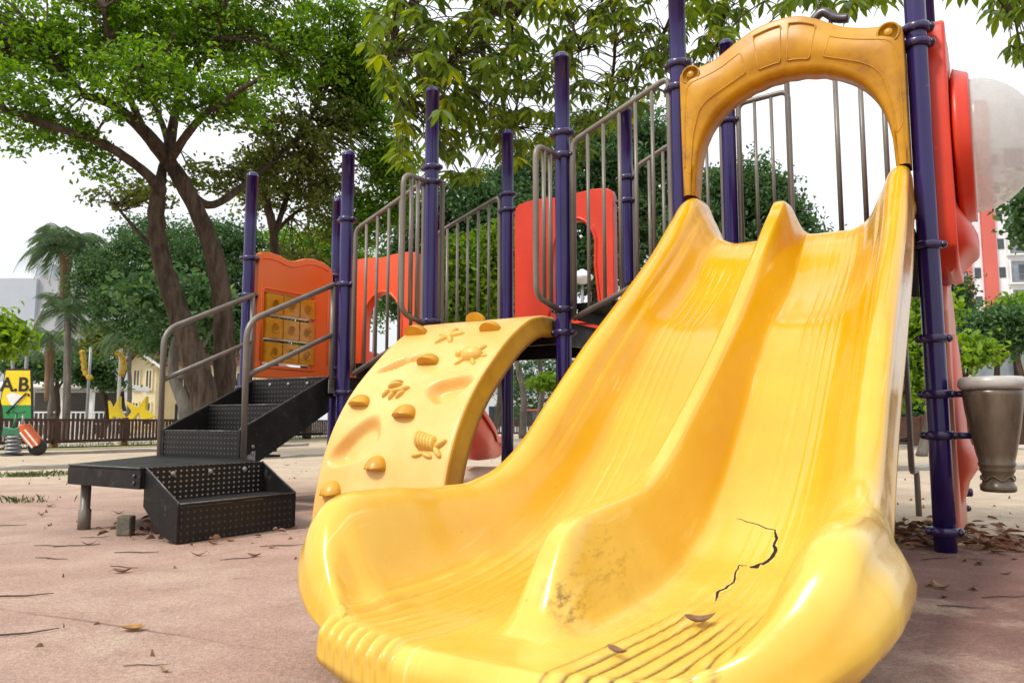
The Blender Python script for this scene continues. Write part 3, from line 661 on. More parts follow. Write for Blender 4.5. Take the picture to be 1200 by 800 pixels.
# ------------------------------------------------------------------ orange game panel with nine blocks
def wave_top(a, b, z, amp, n=16, cnt=3):
    return [(a+(b-a)*k/n, z+amp*abs(math.sin(PI*cnt*k/n))) for k in range(n+1)]
def game_panel():
    x = XF
    top = [(.065,1.83),(.10,1.858),(.18,1.868),(.26,1.86),(.33,1.842),(.40,1.838),(.46,1.855),(.54,1.885),(.63,1.897),(.72,1.89),(.79,1.87),(.84,1.835),(.85,1.80)]
    out = [(.06,.885),(.85,.885)]+list(reversed(top)); hole = [(.135,.985),(.135,1.56),(.64,1.56),(.64,.985)]
    m = MB(); m.prism([out, hole], lambda u,v,d: (x+d,u,v), -.03, .03); ob = m.build('game_panel', ORANGE, PS, .014, 3)
    m = MB()
    fr_ = [(.115,.965),(.115,1.58),(.66,1.58),(.66,.965)]
    m.tube([(x+.031,p.x,p.y) for p in rounded([Vector((q[0],q[1],0)) for q in fr_+[fr_[0]]], .03, 3)], .007, 6)
    m.tube([(x+.031,p[0],p[1]-.05) for p in top[1:-2]], .006, 6)
    for s in (.10,.80): m.tube([(x+.031,s,1.02),(x+.031,s,1.66)], .006, 6)
    m.build('panel_trim', ORANGE, ob)
    for r_ in range(3):
        z = 1.085+r_*.188
        rod = MB(); rod.tube([(x,.137,z),(x,.638,z)], .008, 8); rod.build('rod', STEEL, ob)
        for c in range(3):
            y = .22+c*.1675; b = MB()
            b.box(x-.055, x+.055, y-.078, y+.078, z-.078, z+.078)
            b.lathe([(.034,0),(.037,.006),(.040,0)], 14, (x+.056,y,z), (1,0,0))
            b.build('game_block', AMBERB, ob, .010, 2)
game_panel()
# red tunnel panels and chutes at the back
def tunnel_panel(x0, x1, z0, zt, hole, mat=None):
    w = x1-x0
    top = [(x0+.0,zt-.06),(x0+.03,zt-.012),(x0+.10,zt),(x0+.22*w,zt+.006),(x0+.36*w,zt+.002),(x0+.5*w,zt-.012),(x0+.64*w,zt+.0),(x0+.8*w,zt+.008),(x1-.06,zt),(x1-.015,zt-.02),(x1,zt-.06)]
    out = [(x0,z0),(x1,z0)]+list(reversed(top))
    m = MB(); m.prism([out, list(hole)], lambda u,v,d: (u,DY+d,v), -.035, .035); ob = m.build('tunnel_panel', mat or REDP, PS, .014, 3)
    t = MB(); cx = sum(p[0] for p in hole)/len(hole); cz_ = sum(p[1] for p in hole)/len(hole)
    lp = [(cx+(p[0]-cx)*1.10, DY-.036, cz_+(p[1]-cz_)*1.07) for p in hole]; t.tube(lp+[lp[0]], .011, 8); t.build('opening_rim', mat or REDP, ob)
    return ob
def arch_hole(x0, x1, z0, zs, zt, n=12):
    c = (x0+x1)/2; h = (x1-x0)/2
    return [(x0,z0),(x0,zs)]+[(c-h*math.cos(PI*k/n), zs+(zt-zs)*math.sin(PI*k/n)) for k in range(1,n)]+[(x1,zs),(x1,z0)]
tunnel_panel(-4.42, -3.62, .90, 1.905, arch_hole(-4.18,-3.80,1.02,1.36,1.60), REDO)
h2 = arch_hole(-2.38,-2.065,1.26,1.74,1.955); h2[0] = (-2.43,1.26); h2[-1] = (-2.04,1.26); h2[1] = (-2.40,1.60); h2[-2] = (-2.075,1.62); h2.insert(1,(-2.39,1.40)); h2.insert(-1,(-2.05,1.40))
tunnel_panel(-2.715, -1.925, 1.17, 2.15, h2)
def chute(path, w, h):
    P = smooth_path(path, 10); rows = []
    for i, p in enumerate(P):
        t = (P[min(i+1,len(P)-1)]-P[max(i-1,0)]).normalized(); sd = Vector((t.y,-t.x,0)).normalized(); up = Vector((0,0,1)); k = i/(len(P)-1)
        hh = h*(1-.5*sstep((k-.9)/.1)); row = []
        for a, b in ((-1.14,.75),(-1.14,1.0),(-1.06,1.08),(-.98,1.0),(-.94,.6),(-.8,.25),(-.5,.05),(0,0),(.5,.05),(.8,.25),(.94,.6),(.98,1.0),(1.06,1.08),(1.14,1.0),(1.14,.75)): row.append(p+sd*w*a+up*hh*b)
        rows.append(row)
    m = MB(); m.grid(rows); o = m.build('rear_chute', REDP, PS); s = o.modifiers.new('wall','SOLIDIFY'); s.thickness = .01
    return o
chute([(-4.0,.96,.86),(-4.05,1.3,.84),(-4.2,2.0,.58),(-4.55,2.9,.26),(-4.95,3.6,.12),(-5.2,4.15,.10)], .24, .26)
chute([(-2.29,.96,1.13),(-2.2,1.25,1.10),(-1.95,1.9,.78),(-1.75,2.8,.36),(-1.7,3.4,.18),(-1.7,3.8,.16)], .26, .25)

# ------------------------------------------------------------------ red bubble window panel between the two right posts
def bubble_panel():
    yc, zc = .457, 1.885
    top = [(.06,2.33),(.075,2.38),(.11,2.405),(.16,2.40),(.24,2.372),(.34,2.40),(.457,2.43),(.57,2.40),(.67,2.372),(.75,2.40),(.80,2.405),(.84,2.38),(.855,2.33)]
    out = [(.06,1.43),(.085,1.33),(.16,1.265),(.28,1.245),(.64,1.245),(.76,1.265),(.83,1.33),(.855,1.43)]+list(reversed(top)); hole = [(yc+.27*math.cos(2*PI*k/28), zc+.27*math.sin(2*PI*k/28)) for k in range(28)]
    m = MB(); m.prism([out, hole], lambda u,v,d: (d,u,v), -.02, .11); ob = m.build('bubble_panel', REDP, PS, .04, 5)
    m = MB(); m.lathe([(.275,.10),(.33,.11),(.385,.124),(.375,.145),(.362,.170),(.358,.184),(.345,.190),(.325,.182),(.29,.118),(.275,.105)], 40, (0,yc,zc), (1,0,0)); m.build('dish_ring', REDP, ob)
    # swelling hood below the window
    rws = []
    for i in range(13):
        t = i/12; z = 1.24+.34*t; dep = (.158*math.sin(PI*min(1,t*1.25+.06))**.55 if t*1.25+.06 < 1 else .05)
        dep = .03+.09*sstep(t/.35)*(1-.8*sstep((t-.55)/.45)); w = .32*(.72+.28*sstep(t/.5)); row = []
        for k in range(17):
            a = PI*k/16; row.append((.07+dep*math.sin(a)**.7, yc-w*math.cos(a), z+.02*math.sin(a)*(t<.3)))
        rws.append(row)
    m = MB(); m.grid(rws); bt = [rws[0][k] for k in range(17)]; m.add(bt, [tuple(range(17))]); m.build('window_hood', REDP, ob)
    m = MB(); prof = [(.322*math.cos(a), .180+.285*math.sin(a)) for a in [i*PI/2/14 for i in range(15)]]; prof[-1] = (0.0, prof[-1][1]); m.lathe(prof, 48, (0,yc,zc), (1,0,0)); m.build('bubble_window', BUBBLE, ob)
def bubble_mat():
    m = bpy.data.materials.new('scratched_clear_dome'); n, l, b = nodes(m)
    tc = n.new('ShaderNodeTexCoord'); nz = n.new('ShaderNodeTexNoise'); nz.inputs['Scale'].default_value = 6; nz.inputs['Detail'].default_value = 8; nz.inputs['Roughness'].default_value = .7
    l.new(tc.outputs['Object'], nz.inputs['Vector'])
    rp = n.new('ShaderNodeValToRGB'); rp.color_ramp.elements[0].color = (.62,.62,.58,1); rp.color_ramp.elements[1].color = (.84,.85,.83,1); l.new(nz.outputs['Fac'], rp.inputs['Fac'])
    l.new(rp.outputs['Color'], b.inputs['Base Color']); b.inputs['Roughness'].default_value = .22
    tr = n.new('ShaderNodeBsdfTransparent'); tr.inputs['Color'].default_value = (.93,.94,.92,1)
    tl = n.new('ShaderNodeBsdfTranslucent'); tl.inputs['Color'].default_value = (.85,.85,.80,1)
    m1 = n.new('ShaderNodeMixShader'); m1.inputs['Fac'].default_value = .5; l.new(b.outputs['BSDF'], m1.inputs[1]); l.new(tl.outputs['BSDF'], m1.inputs[2])
    mr = n.new('ShaderNodeMapRange'); mr.inputs['From Min'].default_value = .35; mr.inputs['From Max'].default_value = .65; mr.inputs['To Min'].default_value = .42; mr.inputs['To Max'].default_value = .74; l.new(nz.outputs['Fac'], mr.inputs['Value'])
    m2 = n.new('ShaderNodeMixShader'); l.new(mr.outputs['Result'], m2.inputs['Fac']); l.new(tr.outputs['BSDF'], m2.inputs[1]); l.new(m1.outputs['Shader'], m2.inputs[2])
    l.new(m2.outputs['Shader'], n['Material Output'].inputs['Surface']); return m
BUBBLE = bubble_mat()
bubble_panel()
def ground_panel():
    m = MB(); m.prism([[(.07,.06),(.84,.03),(.84,1.05),(.70,1.17),(.457,1.22),(.20,1.17),(.07,1.05)]], lambda u,v,d: (d,u,v), -.012, .058); ob = m.build('ground_play_panel', SALMON, PS, .012, 3)
    # moulded leaf shape that swells into a small ledge
    rws = []
    for i in range(15):
        t = i/14; z = .16+.80*t; w = .26*math.sin(PI*(.12+.83*t))**.8; dep = (.025+.055*math.exp(-((t-.26)/.09)**2)+.035*t*(1-t)*2)*(1 if i else .2); row = []
        for k in range(13):
            a = PI*k/12; row.append((.05+dep*math.sin(a)**.8, .40-w*math.cos(a), z))
        rws.append(row)
    m = MB(); m.grid(rws); m.build('moulded_ledge', REDS, ob)
    m = MB(); m.lathe([(.022,0),(.022,.03),(.014,.036),(0,.037)], 12, (.058,.70,.20), (1,0,0)); m.build('knob', CLAMP, ob)
REDS = M('bright_salmon_plastic', (.68,.10,.045), .38, .1, 5)
ground_panel()
def drum():
    cx, cy = .205, .0; m = MB()
    prof = [(0,.262),(.058,.262),(.066,.268),(.067,.285),(.060,.292),(.056,.31),(.058,.335),(.063,.345),(.066,.352),(.063,.360),(.068,.368),(.070,.378),(.066,.386),(.074,.42),(.086,.48),(.097,.54),(.106,.60),(.112,.66),(.114,.685)]
    m.lathe(prof, 36, (cx,cy,0)); ob = m.build('pot_drum', POTM, PS)
    m = MB(); m.lathe([(.113,.684),(.121,.688),(.127,.70),(.127,.718),(.121,.732),(.112,.738),(.102,.735),(.095,.722),(.09,.712),(.05,.706),(0,.705)], 36, (cx,cy,0)); m.build('drum_head', SKINM, ob)
    for z in (.669,.492): m = MB(); m.tube([(.05,0,z),(cx-.085,0,z)], .014, 10); m.build('bracket', CLAMP, ob)
    m = MB(); pts = []
    for k in range(41):
        w = 2*PI*k/40; pts.append((cx+.0612*math.cos(w), cy+.0612*math.sin(w), .318+.010*math.sin(6*w)))
    m.tube(pts, .003, 5); m.build('wavy_band', POTM, ob)
drum()
m = MB(); m.box(-.075,-.047,-.03,.03,1.10,1.31); m.build('side_bracket', BLACK, PS, .004)

# ================================================================== GROUND
def ground():
    m = bpy.data.materials.new('playground_ground'); n, l, b = nodes(m)
    tc = n.new('ShaderNodeTexCoord'); ob = tc.outputs['Object']
    def noise(s, d=6, r=.6, vec=ob):
        q = n.new('ShaderNodeTexNoise'); q.inputs['Scale'].default_value = s; q.inputs['Detail'].default_value = d; q.inputs['Roughness'].default_value = r; l.new(vec, q.inputs['Vector']); return q.outputs['Fac']
    def mr(src, a, b_, c=0, d=1):
        q = n.new('ShaderNodeMapRange'); q.interpolation_type = 'SMOOTHSTEP'; q.inputs['From Min'].default_value = a; q.inputs['From Max'].default_value = b_
        q.inputs['To Min'].default_value = c; q.inputs['To Max'].default_value = d; l.new(src, q.inputs['Value']); return q.outputs['Result']
    def op(o, a, b_):
        q = n.new('ShaderNodeMath'); q.operation = o
        for i, s in enumerate((a, b_)):
            if isinstance(s, (int,float)): q.inputs[i].default_value = s
            else: l.new(s, q.inputs[i])
        return q.outputs[0]
    def mix(f, a, b_):
        q = n.new('ShaderNodeMix'); q.data_type = 'RGBA'; l.new(f, q.inputs['Factor'])
        for i, s in ((6,a),(7,b_)):
            if isinstance(s, tuple): q.inputs[i].default_value = (*s, 1)
            else: l.new(s, q.inputs[i])
        return q.outputs[2]
    sx = n.new('ShaderNodeSeparateXYZ'); l.new(ob, sx.inputs[0])
    big = noise(.55, 6, .62); med = noise(2.6, 8, .7); fine = noise(70, 5, .75); grit = noise(260, 3, .7)
    # red rubber tiles right of the slide, with the slide's shade in their colour; elsewhere worn pinkish and dusted over with pale sand further out
    red = mix(mr(med, .3, .7), (.15,.078,.062), (.225,.128,.105))
    pink = mix(mr(med, .3, .72), (.32,.205,.16), (.405,.28,.222))
    sand = mix(mr(med, .25, .75), (.40,.31,.22), (.56,.46,.345))
    wx = op('ADD', sx.outputs['X'], op('MULTIPLY', op('SUBTRACT', big, .5), 1.6))
    wy = op('ADD', sx.outputs['Y'], op('MULTIPLY', op('SUBTRACT', big, .5), 3.0))
    c1 = mix(mr(wx, .55, 1.35), pink, red)
    far = op('MAXIMUM', mr(wy, 5.2, 8.5), op('MULTIPLY', mr(wy, 3.55, 4.0), mr(sx.outputs['X'], 1.5, 2.1)))
    c2 = mix(far, c1, sand)
    patch = op('MULTIPLY', mr(noise(1.3, 7, .7), .52, .66), .7)
    c2 = mix(patch, c2, (.40,.30,.225))
    dirt = op('MULTIPLY', mr(noise(5.5, 8, .75), .55, .74), .6); c2 = mix(dirt, c2, (.17,.115,.085))
    # joints between the rubber tiles
    br = n.new('ShaderNodeTexBrick'); br.offset = 0; br.inputs['Scale'].default_value = 1; br.inputs['Brick Width'].default_value = 1.9; br.inputs['Row Height'].default_value = 1.9; br.inputs['Mortar Size'].default_value = .007; br.inputs['Mortar Smooth'].default_value = .3
    mp = n.new('ShaderNodeMapping'); mp.inputs['Rotation'].default_value = (0,0,.42); mp.inputs['Location'].default_value = (.55,.35,0)
    dn = n.new('ShaderNodeVectorMath'); dn.operation = 'ADD'; l.new(ob, dn.inputs[0])
    nv = n.new('ShaderNodeTexNoise'); nv.inputs['Scale'].default_value = 3; l.new(ob, nv.inputs['Vector']); ns = n.new('ShaderNodeVectorMath'); ns.operation = 'SCALE'; ns.inputs['Scale'].default_value = .03; l.new(nv.outputs['Color'], ns.inputs[0]); l.new(ns.outputs[0], dn.inputs[1])
    l.new(dn.outputs[0], mp.inputs['Vector']); l.new(mp.outputs['Vector'], br.inputs['Vector'])
    jn = op('MULTIPLY', op('MULTIPLY', br.outputs['Fac'], mr(big, .42, .55)), op('SUBTRACT', 1.0, far)); c2 = mix(op('MULTIPLY', jn, .55), c2, (.12,.075,.06))
    g1 = op('ADD', op('MULTIPLY', mr(fine, .28, .72), .5), .76); g2 = op('ADD', op('MULTIPLY', mr(grit, .32, .68), .6), .72)
    sc = n.new('ShaderNodeVectorMath'); sc.operation = 'SCALE'; l.new(c2, sc.inputs[0]); l.new(op('MULTIPLY', g1, g2), sc.inputs['Scale'])
    l.new(sc.outputs[0], b.inputs['Base Color']); b.inputs['Roughness'].default_value = .92; b.inputs['Specular IOR Level'].default_value = .25
    h = op('ADD', op('MULTIPLY', fine, .55), op('ADD', op('MULTIPLY', med, 1.6), op('MULTIPLY', jn, -.6)))
    bp = n.new('ShaderNodeBump'); bp.inputs['Strength'].default_value = .55; bp.inputs['Distance'].default_value = .02; l.new(h, bp.inputs['Height']); l.new(bp.outputs['Normal'], b.inputs['Normal'])
    g = MB(); g.add([(-400,-60,0),(400,-60,0),(400,500,0),(-400,500,0)], [(0,1,2,3)])
    o = g.build('ground', m); tag(o, 'worn pinkish rubber and sandy ground of the playground', 'ground', kind='structure')
ground()
# pale sanded path and plaza beyond the fence
PLAZA = M('plaza_paving', (.50,.44,.36), .9, .12, 1.5, col2=(.38,.33,.26), bump=.2, bscale=20)
LAWN = M('dry_lawn_soil', (.30,.25,.12), .95, .2, 3, col2=(.17,.17,.06), bump=.4, bscale=40)
def sheet(name, pts, z, mat, label, cat):
    g = MB(); g.add([(x,y,z) for x,y in pts], [tuple(range(len(pts)))]); tag(g.build(name, mat), label, cat, kind='structure')
sheet('plaza', [(-60,19),(-10.2,15.4),(-7.8,22.6),(-5.4,29.8),(2.2,29.8),(7,16.2),(60,16.2),(120,130),(-160,130)], .004, PLAZA, 'pale paved plaza beyond the low wooden fence', 'paving')
sheet('dry_grass_verge', [(-12.6,14.2),(-10.6,14.6),(-8.2,22.2),(-5.7,29.2),(-3,29.2),(-6.2,21.8),(-8.6,15.2)], .006, LAWN, 'dry grassy verge along the inside of the left fence', 'verge')
def kerb(pts, w, h, label):
    m = MB(); rows = []
    P = smooth_path([(*p,0) for p in pts], 10)
    for i, p in enumerate(P):
        t = (P[min(i+1,len(P)-1)]-P[max(i-1,0)]).normalized(); s = Vector((t.y,-t.x,0)); j = random.uniform(-.012,.012)
        rows.append([p-s*w+Vector((0,0,0)), p-s*w+Vector((0,0,h+j)), p+s*w+Vector((0,0,h+j)), p+s*w])
    m.grid(rows, smooth=False); tag(m.build('kerb', KERB), label, 'kerb', kind='structure')
kerb([(-13.2,10.3),(-9.2,12.2),(-6.6,14.6),(-4.8,18)], .12, .05, 'broken low concrete kerb near the spring rider')
kerb([(-9.8,7.6),(-6.9,8.5),(-5.0,9.6),(-3.4,12.2),(-1.5,16)], .10, .035, 'low concrete kerb behind the black steps')
kerb([(4.2,8.9),(7.5,9.4),(12,9.6)], .14, .05, 'low concrete kerb behind the pot drum')

# ================================================================== FENCE
def fence(A, B, label, group, slat=.06, gap=.05, bay=1.95, h=.62):
    A = Vector((*A,0)); B = Vector((*B,0)); L = (B-A).length; d = (B-A)/L; nrm_ = Vector((-d.y,d.x,0)); Z = Vector((0,0,1))
    f = thing('wooden_fence', label, 'fence', A, math.atan2(d.y,d.x), group)
    nb = max(1, round(L/bay)); bw = L/nb
    for i in range(nb+1):
        m = MB(); x = i*bw; m.box(x-.055,x+.055,-.05,.05,.08,h+.03); o = m.build('fence_post', WOODF, f, .006)
        m = MB(); m.box(x-.057,x+.057,-.052,.052,0,.079); m.build('post_foot', RUST, o)
    for i in range(nb):
        m = MB(); x0 = i*bw+.058; x1 = (i+1)*bw-.058
        m.box(x0,x1,-.02,.02,h-.055,h); m.box(x0,x1,-.02,.02,.095,.165); k = max(1,int((x1-x0)/(slat+gap))); st = (x1-x0)/k
        for j in range(k):
            c = x0+(j+.5)*st; m.box(c-slat/2,c+slat/2,-.014,.014,.166,h-.056)
        m.build('slat_panel', WOODF, f)
fence((-10.4,14.8),(-8.0,22.0), 'brown slatted wooden fence running back beside the spring rider', 'low brown fences')
fence((-7.95,22.1),(-5.5,29.3), 'farther brown slatted fence seen beside the black steps', 'low brown fences')
fence((-5.4,29.4),(2.2,29.4), 'brown slatted fence at the back, seen under the arched climber', 'low brown fences')
fence((6.2,15.6),(14.6,15.6), 'brown fence of wide boards behind the pot drum', 'low brown fences', .20, .045, 2.1, .66)

# ================================================================== VEGETATION
def leaf_mesh(name, mat, P, size, parent=None, up=.55, aspect=.5, jitter=.45, droop=None):
    """many small kite shaped leaves, each with its own tilt and tint"""
    P = np.asarray(P, float); n = len(P)
    N = rng.normal(size=(n,3)); N /= np.linalg.norm(N,axis=1)[:,None]; N[:,2] += up; N /= np.linalg.norm(N,axis=1)[:,None]
    T = rng.normal(size=(n,3))
    if droop is not None: T[:,2] -= droop
    T -= N*(T*N).sum(1)[:,None]; T /= np.linalg.norm(T,axis=1)[:,None]; B = np.cross(N,T)
    s = (size*(1+jitter*(rng.random(n)*2-1)))[:,None]; w = s*aspect
    V = np.empty((n,6,3)); fold = N*s*.12
    V[:,0] = P-T*s*.5; V[:,1] = P-T*s*.1+B*w*.5+fold; V[:,2] = P+T*s*.22+B*w*.4+fold; V[:,3] = P+T*s*.5-N*s*.08; V[:,4] = P+T*s*.22-B*w*.4+fold; V[:,5] = P-T*s*.1-B*w*.5+fold
    base = (np.arange(n)*6)[:,None]
    Fq = np.concatenate([base+np.array([[0,1,2,3]]), base+np.array([[0,3,4,5]])],1).reshape(-1,4)
    me = bpy.data.meshes.new(name); me.vertices.add(n*6); me.vertices.foreach_set('co', V.reshape(-1))
    me.loops.add(len(Fq)*4); me.loops.foreach_set('vertex_index', Fq.reshape(-1).astype(np.int32))
    me.polygons.add(len(Fq)); me.polygons.foreach_set('loop_start', np.arange(0,len(Fq)*4,4,dtype=np.int32))
    tint = np.repeat(np.clip(rng.normal(.45,.24,n),0,1),2).astype(np.float32)
    a = me.attributes.new('tint','FLOAT','FACE'); a.data.foreach_set('value', tint)
    me.materials.append(mat); me.update(); me.validate()
    o = bpy.data.objects.new(name, me); COL.objects.link(o)
    if parent: o.parent = parent
    return o
def clump_points(blobs, nclump, nleaf, cr, shell=.5, flat=.5):
    """leaf positions: clumps scattered through ellipsoids (more near the skin), leaves gathered in each clump"""
    vol = np.array([max(r[0]*r[1]*r[2],1e-6)**(2/3) for c, r in blobs]); cnt = np.maximum((vol/vol.sum()*nclump).astype(int),1)
    cen = []
    for (c, r), k in zip(blobs, cnt):
        d = rng.normal(size=(k,3)); d /= np.linalg.norm(d,axis=1)[:,None]; rad = (shell+(1-shell)*rng.random(k))**.8
        cen.append(np.array(c)+d*rad[:,None]*np.array(r)*(.85+.3*rng.random(k))[:,None])
    cen = np.concatenate(cen); m = rng.poisson(nleaf, len(cen)); idx = np.repeat(np.arange(len(cen)), m)
    off = rng.normal(size=(len(idx),3)); off *= (cr*(.6+.8*rng.random(len(cen))))[idx][:,None]*.55; off[:,2] *= flat
    return cen, cen[idx]+off
def img_blobs(lst, Y, depth=1.0):
    out = []
    for q in lst:
        px, py, rx, ry = q[:4]; Yd = Y+(q[4] if len(q) > 4 else 0); k = Yd/F
        out.append((at(px,py,Yd), (rx*k, max(rx,ry)*k*depth*.8, ry*k)))
    return out
def branch_mesh(name, mat, paths, parent=None, seg=9, wob=.008):
    m = MB()
    for pts, r0, r1 in paths:
        P = smooth_path(pts, 6); n = len(P)
        P = [P[0]]+[p+Vector((random.gauss(0,wob),random.gauss(0,wob),random.gauss(0,wob*.5)))*(r0*4) for p in P[1:-1]]+[P[-1]]
        m.tube(P, [(r0+(r1-r0)*(i/(n-1))**.8)*(1+random.uniform(-.07,.07)) for i in range(n)], seg)
    return m.build(name, mat, parent)
def twigs_to(cen, paths, maxd, r=.012, every=2):
    nodes_ = []
    for pts, r0, r1 in paths: nodes_ += smooth_path(pts, 6)
    A = np.array([tuple(p) for p in nodes_]); out = []
    for c in cen[::every]:
        d = np.linalg.norm(A-c,axis=1); i = int(d.argmin())
        if .15 < d[i] < maxd:
            p = Vector(A[i]); q = Vector(c); mid = p.lerp(q,.5)+Vector((random.gauss(0,.08),random.gauss(0,.08),.12*d[i]))
            out.append(([p,mid,q], r*min(1.6,.5+d[i]*.7), r*.3))
    return out
def add_tree(name, label, cat, base, paths, bark, crowns, group=None, seg=9, twig=None):
    """paths: limbs in world space; crowns: (mat, blobs, nclump, nleaf, clump radius, leaf size, shell, up)"""
    t = thing(name, label, cat, base, 0, group); off = Vector(base)
    cens = []; objs = []
    for mat, blobs, nc, nl, cr, sz, sh, up in crowns:
        cen, P = clump_points(blobs, nc, nl, cr, sh); P = P[P[:,2] > .12]; cens.append(cen)
        objs.append(leaf_mesh('crown', mat, P-np.array(off), sz, t, up))
    if twig and paths:
        for c in cens: paths = paths+twigs_to(c, paths[:twig[2]] if len(twig) > 2 else paths, twig[0], twig[1])
    if paths: branch_mesh('trunk', bark, [([Vector(p)-off for p in pts], a, b) for pts, a, b in paths], t, seg)
    return t

# --- the big tree behind the black steps (two leaning stems)
YB = 12.0
def pl(*q, Y=YB): return [at(a, b, Y+(c[0] if c else 0)) for a, b, *c in q]
def grounded(v): v = Vector(v); v.z = 0; return v
k = YB/F
b1 = grounded(at(247,520,YB)); b2 = grounded(at(266,520,YB+.5))
p1 = [[b1, *pl((240,470),(226,415),(206,355),(189,300),(183,255),(187,218))], .245, .11]
p2 = [[b2, *pl((264,470,.5),(263,410,.5),(260,350,.45),(247,285,.35),(219,222,.2),(197,188,.1))], .21, .12]
limbs = [p1, p2,
 (pl((187,220),(165,198,-.3),(120,168,-.8),(60,148,-1.3),(-10,122,-1.7)), .095, .04),
 (pl((187,220),(190,200,.2),(196,165,.6),(180,120,1.2),(168,70,1.6)), .10, .03),
 (pl((197,188,.1),(165,150,-.2),(130,122,-.5),(95,108,-.9),(55,60,-1.3)), .13, .04),
 (pl((197,188,.1),(202,150,.3),(210,105,.4),(214,40,.6),(205,-30,.8)), .10, .04),
 (pl((200,186,.1),(225,150,-.4),(252,125,-.9),(300,95,-1.5)), .085, .03),
 (pl((170,157),(150,110,-.6),(138,80,-.9),(120,10,-1.4)), .07, .03),
 (pl((217,222,.2),(250,240,.8),(300,205,1.4),(350,160,2.0),(385,100,2.4)), .09, .03),
 (pl((210,105,.4),(245,60,-.2),(262,10,-.6),(290,-50,-.9)), .07, .03),
 (pl((189,300),(160,270,.4),(135,240,.7)), .05, .02),
 (pl((150,110,-.6),(175,85,-1.2),(205,40,-1.8)), .05, .02)]
crownA = img_blobs([(55,60,85,60,-1),(140,20,110,60,-.5),(250,30,110,70,0),(340,60,80,65,1),(20,110,45,70,-1.5),(85,150,65,28,-.8),(170,95,90,50,-1.2),(260,110,70,45,-.8),(120,200,25,20,-.5),(60,-60,140,60,0),(250,-60,150,60,.5),(400,20,60,50,1.5),(-40,60,70,90,-1),(-70,0,80,90,0)], YB)
crownB = img_blobs([(330,150,70,55,1.5),(290,205,60,38,1.8),(385,150,60,60,2.2),(155,232,55,24,1.0),(230,205,40,25,1.4),(375,220,55,45,2.5)], YB)
crownC = img_blobs([(430,120,45,45,2.5),(455,190,38,45,2.8),(425,75,50,40,2.2),(420,260,38,35,3.0),(455,235,30,35,3.1)], YB)
add_tree('shade_tree', 'big spreading tree with two leaning brown stems behind the black steps', 'tree', b1, limbs, BARK,
 [(L_T1, crownA, 1250, 44, .21, .082, .15, .7), (L_OL, crownB, 250, 36, .22, .082, .15, .5), (L_T1, crownC, 430, 46, .21, .08, .15, .6)], twig=(1.7,.018,12))

# --- second, thinner tree right of it
Y2 = 14.5
tb = grounded(at(318,515,Y2))
lim2 = [([tb, *pl((320,440),(322,330),(321,275),(312,235),(305,190),Y=Y2)], .12, .07), (pl((320,280),(335,235,.3),(348,190,.6),(360,150,.8),Y=Y2), .07, .03), (pl((312,235),(300,205,-.3),(290,170,-.6),Y=Y2), .05, .02), (pl((321,275),(345,250,.6),(375,235,1.0),Y=Y2), .05, .02)]
add_tree('shade_tree', 'slim brown-stemmed tree rising behind the orange game panel', 'tree', tb, lim2, BARK,
 [(L_OL, img_blobs([(330,190,55,45),(365,215,50,45,.6),(390,265,40,30,1),(300,235,30,25,.4),(345,300,40,18,1.2)], Y2), 170, 36, .24, .09, .2, .4)], twig=(1.4,.014,4))

# --- dark trees across the plaza on the left
def round_tree(px, Y, blobs, mat, label, leaf=.15, nc=300, nl=40, cr=.42, stem=None, name='broadleaf_tree', group=None, bark=BARK, shell=.35, depth=1.0, r=.16):
    top = min(blobs, key=lambda q: abs(q[0]-px)); b = grounded(at(px,500,Y)); up = at(top[0], top[1], Y)
    pa = [([b, b.lerp(up,.35)+Vector((random.uniform(-.2,.2),0,0)), b.lerp(up,.7), up], r, r*.5)]
    for q in blobs[:7]: c = at(q[0],q[1]-q[3]*.2,Y+(q[4] if len(q)>4 else 0)); s = b.lerp(up,.6); pa.append(([s, s.lerp(c,.5)+Vector((0,0,.25)), c], r*.5, r*.12))
    return add_tree(name, label, 'tree', b, pa, bark, [(mat, img_blobs(blobs, Y, depth), nc, nl, cr, leaf, shell, .5)], group)
round_tree(218,23,[(165,310,60,42),(215,330,70,55),(270,330,60,60,1),(150,365,50,40),(225,385,65,42,-.5),(290,370,55,50,1),(190,280,50,28,1),(255,285,55,30,1),(120,330,35,40,.5)], L_DK, 'dense dark green tree in front of the cream house', .105, 1250, 52, .40, depth=.8)
round_tree(360,25,[(345,300,50,45),(390,330,50,50,1),(340,370,55,50),(400,300,40,35,1),(430,340,40,50,1)], L_T1, 'green tree between the orange panel and the purple posts', .13, 430, 44, .46)
round_tree(118,27,[(112,441,26,13),(132,449,17,8),(98,438,17,10),(123,429,18,8)], L_DK, 'small round dark tree with a forked stem near the pavilion', .13, 130, 36, .25, r=.13)
round_tree(-10,9.5,[(-15,385,26,22),(12,395,16,14),(-5,400,22,16)], L_YG, 'bright light green leafy branch tree at the left edge', .10, 70, 26, .22, r=.06)

